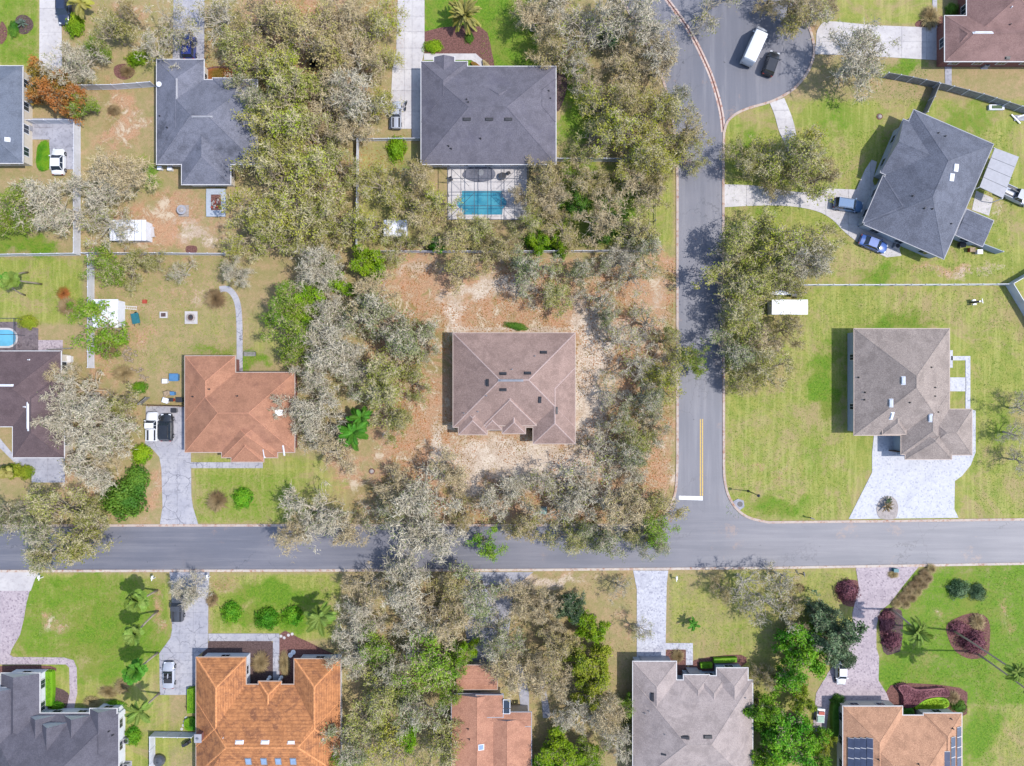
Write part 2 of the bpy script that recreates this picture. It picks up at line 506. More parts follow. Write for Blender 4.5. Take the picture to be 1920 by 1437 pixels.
# old clay tile: rows of tiles, bleached streaks, dark lichen
t = NT('roof_tile')
sp = t.n('ShaderNodeSeparateXYZ'); t.l(t.pos, sp.inputs[0])
fr = t.math('FRACT', t.math('DIVIDE', sp.outputs['Z'], 0.165))
c = t.mix(t.ramp(t.noise(1.2, 5, 0.7), 0.35, 0.65), srgb(136, 90, 58), srgb(166, 112, 72))
c = t.mix(t.math('MULTIPLY', t.ramp(t.noise(0.5, 6, 0.7, dist=1.0), 0.48, 0.66), 0.8), c, srgb(106, 70, 52))
c = t.mix(t.math('MULTIPLY', t.ramp(t.noise(3.2, 4, 0.75), 0.5, 0.7), 0.6), c, srgb(186, 132, 88))
c = t.mix(t.math('MULTIPLY', t.ramp(fr, 0.0, 0.5, 0.5, 0.0), t.ramp(t.noise(1.6, 4, .8), 0.4, 0.6)), c, srgb(84, 50, 40))
t.bump(fr, 0.8, 0.05)
M['roof_tile'] = t.done(c, 0.8, 0.2)
M['ridge_pink'] = m_plain('ridge_pink', srgb(170, 150, 144), 0.8, 0.2, var=0.3, scale=8)
M['ridge_salmon'] = m_plain('ridge_salmon', srgb(168, 120, 96), 0.8, 0.2, var=0.3, scale=8)
M['tile_ridge'] = m_plain('tile_ridge', srgb(190, 130, 86), 0.8, 0.2, var=0.3, scale=3)
# walls and paint
M['wall_white'] = m_plain('wall_white', srgb(196, 198, 204), 0.7, 0.3, var=0.06)
M['wall_cream'] = m_plain('wall_cream', srgb(184, 176, 164), 0.75, 0.3, var=0.08)
M['wall_grey'] = m_plain('wall_grey', srgb(150, 158, 168), 0.7, 0.3, var=0.08)
M['wall_brick'] = m_plain('wall_brick', srgb(124, 84, 78), 0.8, 0.2, var=0.3, scale=5)
M['trim'] = m_plain('trim', srgb(184, 182, 182), 0.55, 0.4, var=0.08)
M['trim_grey'] = m_plain('trim_grey', srgb(140, 140, 146), 0.55, 0.4, var=0.1)
M['trim_tan'] = m_plain('trim_tan', srgb(160, 144, 134), 0.6, 0.3, var=0.1)
M['vinyl'] = m_plain('vinyl', srgb(184, 186, 194), 0.45, 0.4, var=0.12, scale=0.8)
M['wood_grey'] = m_plain('wood_grey', srgb(132, 130, 128), 0.8, 0.2, var=0.3, scale=3)
M['wood_brown'] = m_plain('wood_brown', srgb(110, 86, 68), 0.8, 0.2, var=0.3, scale=3)
M['bronze'] = m_plain('bronze', srgb(58, 62, 72), 0.5, 0.4, var=0.1)
M['metal_white'] = m_plain('metal_white', srgb(204, 206, 212), 0.35, 0.5, var=0.12, scale=0.7)
M['metal_dark'] = m_plain('metal_dark', srgb(44, 44, 48), 0.5, 0.5, var=0.2)
M['metal_grey'] = m_plain('metal_grey', srgb(128, 130, 136), 0.4, 0.5, metal=0.3)
M['plastic_teal'] = m_plain('plastic_teal', srgb(36, 96, 106), 0.5, 0.4)
M['plastic_blue'] = m_plain('plastic_blue', srgb(70, 112, 150), 0.5, 0.4)
M['plastic_green'] = m_plain('plastic_green', srgb(140, 168, 154), 0.5, 0.4)
M['plastic_red'] = m_plain('plastic_red', srgb(150, 64, 48), 0.5, 0.4)
M['log'] = m_plain('log', srgb(150, 132, 110), 0.9, 0.1, var=0.4, scale=6)
M['stone'] = m_plain('stone', srgb(150, 142, 138), 0.85, 0.2, var=0.25, scale=4)
M['glass'] = m_plain('glass', srgb(40, 48, 58), 0.08, 0.8, var=0.1)
M['skylight'] = m_plain('skylight', srgb(120, 140, 166), 0.12, 0.7, var=0.15)
M['rubber'] = m_plain('rubber', srgb(30, 30, 32), 0.8, 0.2)
M['solar'] = m_plain('solar', srgb(62, 68, 88), 0.2, 0.6, var=0.2, scale=1)
def m_road_paint(name, col):
    t = NT(name)
    c = t.mix(t.math('MULTIPLY', t.ramp(t.noise(3, 5, 0.8), 0.48, 0.62), 0.6), col, srgb(120, 118, 114))
    return t.done(c, 0.6, 0.3)
M['yellow_paint'] = m_road_paint('yellow_paint', srgb(190, 156, 66))
M['white_paint'] = m_plain('white_paint', srgb(216, 216, 216), 0.6, 0.3, var=0.12, scale=4)
M['stop_paint'] = m_road_paint('stop_paint', srgb(222, 222, 222))
M['lamp_red'] = m_plain('lamp_red', srgb(130, 26, 24), 0.3, 0.5)
M['lamp_clear'] = m_plain('lamp_clear', srgb(200, 204, 210), 0.15, 0.7)
t = NT('pool_water')
c = t.mix(t.ramp(t.noise(0.6, 4), 0.35, 0.65), srgb(38, 106, 128), srgb(62, 130, 146))
c = t.mix(t.math('MULTIPLY', t.ramp(t.noise(3.5, 3, 0.7, dist=2), 0.5, 0.62), 0.35), c, srgb(78, 136, 146))  # lighter caustic ripples of sunlight painted into the water colour
t.bump(t.noise(2.5, 3), 0.15, 0.03)
M['pool_water'] = t.done(c, 0.06, 0.5)
M['pool_water_pale'] = m_plain('pool_water_pale', srgb(92, 156, 182), 0.08, 0.5, var=0.15, scale=0.6)

def m_paint(name, c):
    t = NT(name)
    t.done(c, 0.3, 0.5)
    t.b.inputs['Coat Weight'].default_value = 0.6
    t.b.inputs['Coat Roughness'].default_value = 0.08
    col = t.mix(t.math('MULTIPLY', t.ramp(t.noise(1.5, 4), 0.4, 0.7), 0.25), c, tuple(x * .7 + .03 for x in c[:3]) + (1,))
    t.l(col, t.b.inputs['Base Color'])
    return t.m
for k, c in dict(car_white=(200, 202, 206), car_silver=(150, 154, 164), car_black=(30, 32, 36), car_navy=(38, 46, 66),
                 car_steel=(70, 100, 134), car_blue=(58, 88, 150), car_royal=(24, 42, 112), car_graphite=(60, 62, 68)).items():
    M[k] = m_paint(k, srgb(*c))
# ------------------------------------------------------------------ ground: one sheet, soil kinds as point attribute
def ground():
    fx = np.arange(-84, 84.01, 0.6); fy = np.arange(-64, 64.01, 0.6)
    out = np.array([100, 130, 180, 260, 400, 700.])
    xs = np.concatenate([-out[::-1], fx, out]); ys = np.concatenate([-out[::-1] , fy, out])
    X, Y = np.meshgrid(xs, ys)
    px = X / S + 960; py = 718.5 - Y / S
    wx = 10 * np.sin(py * .045 + 1.3) + 7 * np.sin(px * .06 + py * .083) + 4 * np.sin(py * .19 + px * .11)
    wy = 9 * np.sin(px * .041 + .4) + 6 * np.sin(px * .09 - py * .07) + 4 * np.sin(px * .17 + py * .13)
    def blob(x, y, rx, ry, s=1.0, soft=0.7):
        k = min(1, min(rx, ry) / 24)
        d = np.sqrt(((px + wx * k - x) / rx) ** 2 + ((py + wy * k - y) / ry) ** 2)
        return s * np.clip((1 + soft - d) / (2 * soft), 0, 1)
    def rect(x0, y0, x1, y1, s=1.0, soft=10):
        d = np.minimum(np.minimum(px - x0, x1 - px), np.minimum(py - y0, y1 - py))
        return s * np.clip(0.5 + d / (2 * soft), 0, 1)
    def acc(items):
        m = np.zeros_like(px)
        for it in items:
            v = rect(*it[1:]) if it[0] == 'r' else blob(*it[1:])
            m = np.maximum(m, v)
        return m
    green = acc([('r', -900, -900, 75, 130, .9), ('r', 1356, 185, 2900, 980, .85, 14), ('r', 1356, 1062, 2900, 2300, .6),
                 ('r', -200, 482, 158, 610, .8), ('r', -900, 1075, 320, 2300, .85), ('r', 393, 1075, 640, 1200, .9), ('r', 358, 850, 660, 985, .7),
                 ('r', 1540, -200, 1770, 48, .8), ('b', 500, 640, 60, 60, .6), ('b', 700, 940, 80, 50, .5), ('b', 370, 600, 90, 60, .45),
                 ('r', 672, 262, 790, 470, .5), ('r', 1045, 300, 1265, 468, .7), ('b', 430, 240, 20, 60, .5), ('b', 280, 320, 30, 60, .5), ('b', 270, 120, 60, 40, .5),
                 ('r', 1180, 1075, 1200, 1300, .4), ('r', 1250, 1070, 1600, 1240, .55), ('b', 350, 1390, 60, 60, .6), ('b', 860, 835, 25, 20, .4),
                 ('r', 1236, 300, 1268, 500, .6), ('r', 280, 860, 302, 985, .3), ('b', 980, 608, 26, 9, 1.0), ('b', 300, 660, 60, 30, .4)])
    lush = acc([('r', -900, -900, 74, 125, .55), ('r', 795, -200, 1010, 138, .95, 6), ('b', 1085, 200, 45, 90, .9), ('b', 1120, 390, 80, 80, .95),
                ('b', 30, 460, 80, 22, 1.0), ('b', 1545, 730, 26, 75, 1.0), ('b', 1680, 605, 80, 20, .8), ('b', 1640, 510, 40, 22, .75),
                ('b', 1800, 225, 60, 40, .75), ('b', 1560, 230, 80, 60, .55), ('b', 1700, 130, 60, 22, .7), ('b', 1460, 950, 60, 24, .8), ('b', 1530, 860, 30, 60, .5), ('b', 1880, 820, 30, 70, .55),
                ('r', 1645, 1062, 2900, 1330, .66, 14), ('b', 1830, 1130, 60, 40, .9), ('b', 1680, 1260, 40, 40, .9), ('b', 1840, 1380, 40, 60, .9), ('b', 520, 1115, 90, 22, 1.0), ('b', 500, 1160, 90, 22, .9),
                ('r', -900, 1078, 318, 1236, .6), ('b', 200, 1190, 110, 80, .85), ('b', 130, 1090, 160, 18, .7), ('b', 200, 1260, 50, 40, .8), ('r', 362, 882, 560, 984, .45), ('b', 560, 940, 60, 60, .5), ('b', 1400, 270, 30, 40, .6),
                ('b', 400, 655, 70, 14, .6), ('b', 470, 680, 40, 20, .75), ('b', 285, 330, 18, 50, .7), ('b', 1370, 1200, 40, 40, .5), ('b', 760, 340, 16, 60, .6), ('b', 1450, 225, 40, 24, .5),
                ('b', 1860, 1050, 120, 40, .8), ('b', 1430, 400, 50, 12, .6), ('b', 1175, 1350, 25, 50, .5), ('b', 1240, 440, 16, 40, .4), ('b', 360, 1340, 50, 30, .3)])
    orange = acc([('b', 225, 225, 40, 75, .85), ('b', 310, 420, 75, 55, 1.0), ('b', 420, 430, 60, 50, .5), ('b', 270, 480, 90, 25, .4), ('b', 350, 560, 70, 40, .45),
                  ('r', 690, 480, 1268, 985, .75, 30), ('b', 930, 570, 100, 50, 1.0), ('b', 1220, 540, 50, 70, 1.0), ('b', 760, 520, 70, 50, 1.0),
                  ('b', 800, 800, 40, 110, 1.0), ('b', 1130, 830, 60, 120, 1.0), ('b', 560, 60, 140, 120, .7), ('b', 570, 200, 140, 60, .5), ('b', 285, 920, 20, 60, .7),
                  ('b', 650, 890, 40, 40, .9), ('b', 690, 950, 60, 30, .7), ('b', 200, 690, 50, 60, .6), ('b', 150, 880, 40, 40, .7), ('b', 1560, 60, 40, 12, .8),
                  ('b', 800, 1130, 70, 70, .4), ('b', 1170, 1150, 20, 80, .5), ('r', 800, 1072, 1190, 1086, .6), ('r', 1358, 240, 1366, 980, .3), ('b', 1410, 560, 50, 90, .45),
                  ('b', 60, 1230, 40, 10, .3), ('b', 250, 20, 40, 25, .7), ('b', 250, 620, 50, 60, .5), ('b', 1440, 320, 60, 40, .3), ('b', 690, 160, 50, 100, .5), ('b', 95, 1165, 24, 28, .6), ('b', 300, 1150, 14, 60, .6), ('b', 420, 1088, 22, 20, .6), ('b', 1780, 505, 90, 14, .6), ('b', 1762, 1152, 16, 14, .5), ('b', 1745, 1240, 34, 14, .5), ('b', 1886, 1150, 14, 70, .45), ('b', 1640, 150, 16, 10, .6), ('b', 1440, 880, 60, 40, .35), ('b', 150, 900, 50, 70, .6), ('b', 190, 760, 60, 60, .6)])
    sand = acc([('b', 1104, 690, 30, 95, 1.3), ('b', 1090, 790, 26, 60, 1.0), ('b', 1240, 560, 20, 60, .45), ('b', 1000, 868, 120, 40, 1.15), ('b', 900, 860, 60, 40, 1.0), ('b', 820, 850, 10, 60, .9), ('b', 850, 850, 40, 26, .9), ('b', 935, 540, 80, 18, .9), ('b', 850, 600, 18, 60, .7), ('b', 770, 505, 60, 18, .5), ('b', 1130, 610, 60, 30, .6),
                ('b', 905, 500, 80, 12, .3), ('b', 1000, 1090, 90, 12, .8), ('b', 370, 440, 40, 26, .65), ('b', 870, 920, 30, 30, .8), ('b', 1120, 800, 20, 60, .7),
                ('b', 1260, 900, 20, 26, .5), ('b', 1870, 400, 14, 50, .4), ('b', 1820, 510, 90, 14, .45), ('b', 930, 1230, 60, 30, .6), ('b', 380, 555, 60, 30, .35), ('b', 860, 560, 26, 36, .6),
                ('b', 1090, 600, 30, 30, .5), ('r', 835, 612, 1090, 626, .7, 6)])
    col = np.stack([green, lush, orange, sand], -1).reshape(-1, 4).astype(np.float32)
    Z = 0.05 * np.sin(X * 0.21) * np.cos(Y * 0.17) * (np.abs(X) < 90) - 0.06
    V = np.stack([X, Y, Z * 0 - 0.0], -1).reshape(-1, 3)
    nx, ny = len(xs), len(ys)
    i = (np.arange(ny - 1)[:, None] * nx + np.arange(nx - 1)[None]).ravel()
    F = np.stack([i, i + 1, i + nx + 1, i + nx], 1)
    me = fastmesh('ground', V, [F], [M['ground']])
    a = me.color_attributes.new('soil', 'FLOAT_COLOR', 'POINT')
    a.data.foreach_set('color', col.ravel())
    struct(link(bpy.data.objects.new('ground', me)))
    return xs, ys, green, lush
ground()

# ------------------------------------------------------------------ road
top_l = [(-500, 986), (200, 985.5), (960, 985), (1195, 984.5)]
curve_l = smooth_line([(1195, 984.5), (1222, 979), (1244, 965), (1259, 944), (1267, 918), (1269.5, 880)], 5)
up_l = [(1270, 860), (1270, 340)] + smooth_line([(1270, 340), (1268, 290), (1262, 230), (1253, 185), (1240, 143), (1221, 103), (1195, 52), (1160, -10), (1110, -90)], 4)
bulb = smooth_line([(1420, -80), (1470, -20), (1500, 25), (1518, 55), (1526, 90), (1522, 118), (1508, 145), (1488, 167), (1465, 182), (1440, 193), (1405, 203), (1380, 214), (1364, 229), (1357, 250)], 4)
down_r = [(1356, 340), (1357, 870)]
curve_r = smooth_line([(1357, 870), (1358.5, 900), (1366, 930), (1382, 955), (1405, 971), (1440, 979.5)], 5)
top_r = [(1640, 977.5), (1920, 974), (2500, 967)]
bot = [(2500, 1049), (1920, 1057), (1440, 1065), (960, 1069), (-500, 1072)]
road_px = top_l + curve_l[1:] + up_l + [(1200, -220)] + bulb + down_r + curve_r + top_r + bot
struct(sheet('road', road_px, 0.012, M['asphalt']))

def kerb(name, pts, off=0, w=0.38, z=0.11, mat='kerb'):
    struct(ribbon(name, [P(*p) for p in pts], w, -0.05, z, M[mat]))
kerb('kerb', top_l + curve_l[1:] + up_l)
kerb('kerb', bulb + down_r + curve_r + top_r)
kerb('kerb', bot)
gut = smooth_line([(1225, -40), (1251, 0), (1272, 28), (1291, 56), (1312, 95), (1332, 140), (1345, 180), (1353, 215), (1356.5, 248)], 5)
struct(ribbon('valley_gutter', [P(*p) for p in gut], 0.75, -0.02, 0.024, M['gutter']))
struct(ribbon('valley_gutter', [P(*p) for p in gut], 0.2, -0.02, 0.030, M['mulch']))
for x in (1313.2, 1317.2):
    struct(ribbon('yellow_line', [P(x, 786), P(x, 930)], 0.15, 0.0, 0.018, M['yellow_paint']))
struct(sheet('stop_line', [(1273, 930), (1317.5, 931), (1317.5, 938.5), (1273, 937)], 0.018, M['stop_paint']))

# ------------------------------------------------------------------ drives and walks
def clip(poly, nx, ny, d):
    out = []
    for i in range(len(poly)):
        a, b = poly[i], poly[(i + 1) % len(poly)]
        da, db = a[0] * nx + a[1] * ny - d, b[0] * nx + b[1] * ny - d
        if da <= 0:
            out.append(a)
        if (da < 0 < db) or (db < 0 < da):
            t = da / (da - db)
            out.append((a[0] + (b[0] - a[0]) * t, a[1] + (b[1] - a[1]) * t))
    return out

def area(p):
    return abs(sum(p[i][0] * p[(i + 1) % len(p)][1] - p[(i + 1) % len(p)][0] * p[i][1] for i in range(len(p)))) / 2

def slabs(name, px, xcuts, ycuts, mat, top=0.06, joint=0.22):
    """a concrete drive cast in bays: every bay its own slab with an open joint; cuts are pixel lines"""
    base = struct(sheet(name, px, top - 0.035, M['concrete_grey']))
    xs = [-9999] + [c + rnd.uniform(-1, 1) for c in xcuts] + [9999]; ys = [-9999] + [c + rnd.uniform(-1.5, 1.5) for c in ycuts] + [9999]
    for i in range(len(xs) - 1):
        for j in range(len(ys) - 1):
            q = clip(px, -1, 0, -(xs[i] + joint)); q = clip(q, 1, 0, xs[i + 1] - joint) if q else q
            q = clip(q, 0, -1, -(ys[j] + joint)) if q else q
            q = clip(q, 0, 1, ys[j + 1] - joint) if q else q
            if len(q) > 2 and area(q) > 8:
                MB().prism([P(*p) for p in q], 0.0, top + rnd.uniform(-.006, .006)).build('slab', M[mat], base)
    return base

slabs('driveway', [(300, 984), (372, 984), (362, 951), (359, 930), (358, 848), (346, 845), (346, 762), (274, 762), (272, 836), (286, 842), (299, 857), (303, 880), (305, 950)],
      [333], [790, 820, 860, 876, 907, 924, 949], 'concrete')
slabs('front_walk', [(358, 867), (493, 867), (493, 878), (358, 878)], [370 + i * 12 for i in range(11)], [], 'concrete', 0.07)
slabs('driveway', [(318, 1073), (393, 1073), (391, 1110), (390, 1215), (368, 1232), (368, 1300), (352, 1303), (300, 1303), (299, 1225), (310, 1210), (320, 1196), (323, 1180), (322, 1110)],
      [338, 362], [1112, 1150, 1188, 1222, 1238, 1262, 1290], 'concrete')
slabs('front_walk', [(391, 1188), (524, 1188), (524, 1278), (512, 1278), (512, 1202), (391, 1202)], [423, 460, 495], [1202, 1232, 1254], 'concrete', 0.07)
struct(sheet('driveway', smooth_line([(-200, 1108), (56, 1108)], 1) + [(50, 1130), (45, 1160), (38, 1190), (22, 1218), (19, 1228), (25, 1232), (120, 1233), (138, 1238), (144, 1252), (145, 1300), (138, 1334), (124, 1334), (131, 1300), (130, 1252), (124, 1246), (0, 1246), (-200, 1246)], 0.05, M['paver_pink']))
slabs('driveway_apron', [(-200, 1072), (77, 1072), (66, 1085), (58, 1108), (-200, 1108)], [-60, 0], [], 'concrete_pale')
struct(sheet('driveway', [(1187, 1070), (1253, 1070), (1250, 1095), (1248, 1206), (1299, 1206), (1299, 1247), (1286, 1247), (1286, 1218), (1248, 1218), (1248, 1234), (1194, 1234), (1194, 1105)], 0.05, M['paver_grey']))
struct(sheet('driveway', [(1604, 1062), (1724, 1061), (1692, 1100), (1668, 1132), (1650, 1146), (1643, 1175), (1643, 1215), (1648, 1232), (1647, 1276), (1662, 1300), (1670, 1322), (1584, 1324), (1570, 1300), (1556, 1312), (1545, 1400), (1520, 1400), (1530, 1300), (1552, 1262), (1572, 1235), (1600, 1200), (1598, 1150), (1610, 1100)], 0.05, M['paver_pink']))
struct(sheet('driveway', [(1591, 973.5), (1797, 971), (1789, 955), (1790, 902), (1803, 893), (1820, 872), (1829, 848), (1829, 770), (1818, 768), (1818, 800), (1640, 800), (1635, 850), (1635, 886)], 0.05, M['paver_white']))
for q in ([(1783, 668), (1819, 668), (1819, 768), (1810, 768), (1810, 676), (1783, 676)], [(1781, 657), (1786, 657), (1786, 690), (1781, 690)], [(1781, 708), (1811, 708), (1811, 734), (1781, 734)]):
    struct(sheet('side_walk', q, 0.056 + 0.005 * q[0][0] % 0.01, M['paver_white']))
slabs('driveway', smooth_line([(1356, 346), (1420, 349), (1500, 361), (1555, 354)], 4) + [(1605, 356), (1622, 318), (1634, 300), (1644, 304), (1636, 340), (1670, 420), (1690, 480), (1662, 483), (1616, 461)] + smooth_line([(1616, 461), (1584, 436), (1560, 412), (1530, 396), (1480, 387), (1420, 386), (1356, 389)], 4),
      [1400, 1450, 1500, 1548, 1590, 1632], [420, 450], 'concrete_pale')
slabs('garden_walk', smooth_line([(1443, 194), (1452, 216), (1460, 245), (1470, 268)], 4) + [(1480, 292), (1496, 292)] + smooth_line([(1496, 292), (1492, 250), (1484, 218), (1470, 184)], 4), [], [208, 225, 243, 262, 278], 'concrete_pale')
slabs('driveway', smooth_line([(1526, 102), (1530, 80), (1532, 58), (1545, 42), (1566, 41)], 4) + [(1640, 48), (1768, 53), (1770, 114), (1700, 110), (1600, 104)], [1580, 1640, 1691, 1737], [78], 'concrete_pale')
slabs('front_walk', [(1748, -60), (1756, -60), (1757, 54), (1748, 54)], [], [0, 20, 38], 'concrete', 0.066)
slabs('side_walk', [(1771, 114), (1784, 114), (1784, 168), (1772, 168)], [], [140], 'concrete_grey', 0.066)
slabs('driveway', [(75, -80), (112, -80), (116, 60), (117, 140), (74, 124)], [], [18, 60, 100], 'concrete_pale')
slabs('driveway', [(327, -80), (384, -80), (383, 112), (324, 112)], [354], [20, 56, 90], 'concrete')
slabs('driveway', [(748, -80), (796, -80), (796, 96), (790, 120), (788, 262), (772, 262), (772, 242), (730, 242), (736, 130), (743, 96)], [758, 772], [30, 60, 90, 130, 170, 210, 243], 'concrete_pale')
slabs('carport_pad', [(56, 222), (140, 222), (140, 318), (93, 318), (93, 262), (56, 262)], [100], [240, 275], 'concrete_grey')
slabs('driveway', [(866, 1073), (1000, 1073), (965, 1100), (955, 1180), (945, 1240), (884, 1245), (872, 1180)], [900, 930], [1110, 1150, 1190, 1220], 'concrete_grey', 0.05)
struct(ribbon('curved_path', [P(*p) for p in smooth_line([(412, 543), (426, 542), (438, 552), (446, 572), (449, 605), (449.5, 650), (449.5, 698)], 5)], 0.95, -0.02, 0.06, M['concrete']))
struct(sheet('patio', [(1830, 358), (1862, 372), (1854, 405), (1822, 394)], 0.05, M['concrete_pale']))
slabs('driveway', [(28, 856), (122, 856), (122, 905), (60, 905), (58, 888)], [90], [880], 'concrete_grey', 0.05)
struct(sheet('front_walk', [(-20, 800), (0, 822), (30, 858), (44, 872), (62, 880), (60, 890), (36, 876), (0, 840), (-20, 826)], 0.056, M['concrete']))
struct(sheet('tiled_patio', [(-80, 595), (72, 616), (72, 660), (-80, 660)], 0.05, M['paver_brown']))
struct(sheet('tiled_patio', [(72, 638), (118, 638), (118, 660), (72, 660)], 0.045, M['paver_pink']))
struct(sheet('side_walk', [(1012, 1270), (1020, 1270), (1032, 1340), (1030, 1346), (1018, 1346)], 0.05, M['concrete']))
struct(sheet('side_walk', [(966, 1245), (978, 1245), (992, 1300), (992, 1340), (978, 1340)], 0.05, M['concrete_grey']))
struct(sheet('front_walk', [(795, 101), (892, 101), (930, 135), (946, 148), (930, 148), (884, 113), (795, 113)], 0.055, M['concrete_pale']))

# ------------------------------------------------------------------ planting beds
beds = [[(392, 1203), (510, 1203), (510, 1284), (392, 1284)], [(526, 1188), (560, 1196), (600, 1215), (640, 1240), (600, 1284), (526, 1284)],
        [(0, 1249), (95, 1249), (95, 1262), (0, 1262)], [(97, 1290), (128, 1300), (128, 1330), (97, 1325)],
        [(1250, 1219), (1285, 1219), (1285, 1262), (1250, 1262)], [(1302, 1238), (1390, 1228), (1390, 1250), (1302, 1262)],
        [(1650, 1150), (1690, 1145), (1690, 1212), (1680, 1224), (1656, 1222)], [(1778, 1168), (1820, 1150), (1852, 1160), (1856, 1200), (1850, 1228), (1820, 1236), (1790, 1220), (1776, 1190)],
        [(1670, 1285), (1800, 1290), (1812, 1320), (1800, 1345), (1680, 1345)],
        [(32, 32), (46, 28), (60, 38), (62, 52), (50, 64), (36, 62), (28, 46)], [(215, 125), (235, 120), (252, 130), (248, 144), (232, 150), (216, 142)],
        [(795, 60), (900, 50), (922, 98), (925, 135), (890, 104), (795, 100)], [(1035, 140), (1055, 138), (1064, 155), (1058, 185), (1044, 210), (1044, 150)],
        [(1720, 40), (1765, 30), (1770, 50), (1722, 52)], [(1570, 1092), (1605, 1088), (1616, 1110), (1606, 1136), (1582, 1134), (1570, 1112)],
        
        [(392, 366), (398, 360), (420, 362), (420, 392), (402, 392)], [(350, 462), (368, 462), (368, 474), (350, 474)],
        [(1, 44), (8, 44), (14, 60), (10, 76), (0, 82)], [(58, 228), (98, 230), (98, 240), (72, 252), (58, 254)], [(388, 128), (432, 128), (432, 160), (388, 156)]]
for i, b in enumerate(beds):
    struct(sheet('planting_bed', b, 0.03 + 0.002 * (i % 3), M['mulch' if i % 3 else 'mulch_dark'], sm=3))

# ------------------------------------------------------------------ houses
def prim_rect(x0, y0, x1, y1, ze, ax=None):
    (ax0, ay0), (ax1, ay1) = P(x0, y1, ze), P(x1, y0, ze)
    w, h = ax1 - ax0, ay1 - ay0
    ax = ax or ('x' if w >= h else 'y')
    c = ((ax0 + ax1) / 2, (ay0 + ay1) / 2)
    return (c, w / 2, h / 2, 0.0) if ax == 'x' else (c, h / 2, w / 2, math.pi / 2)

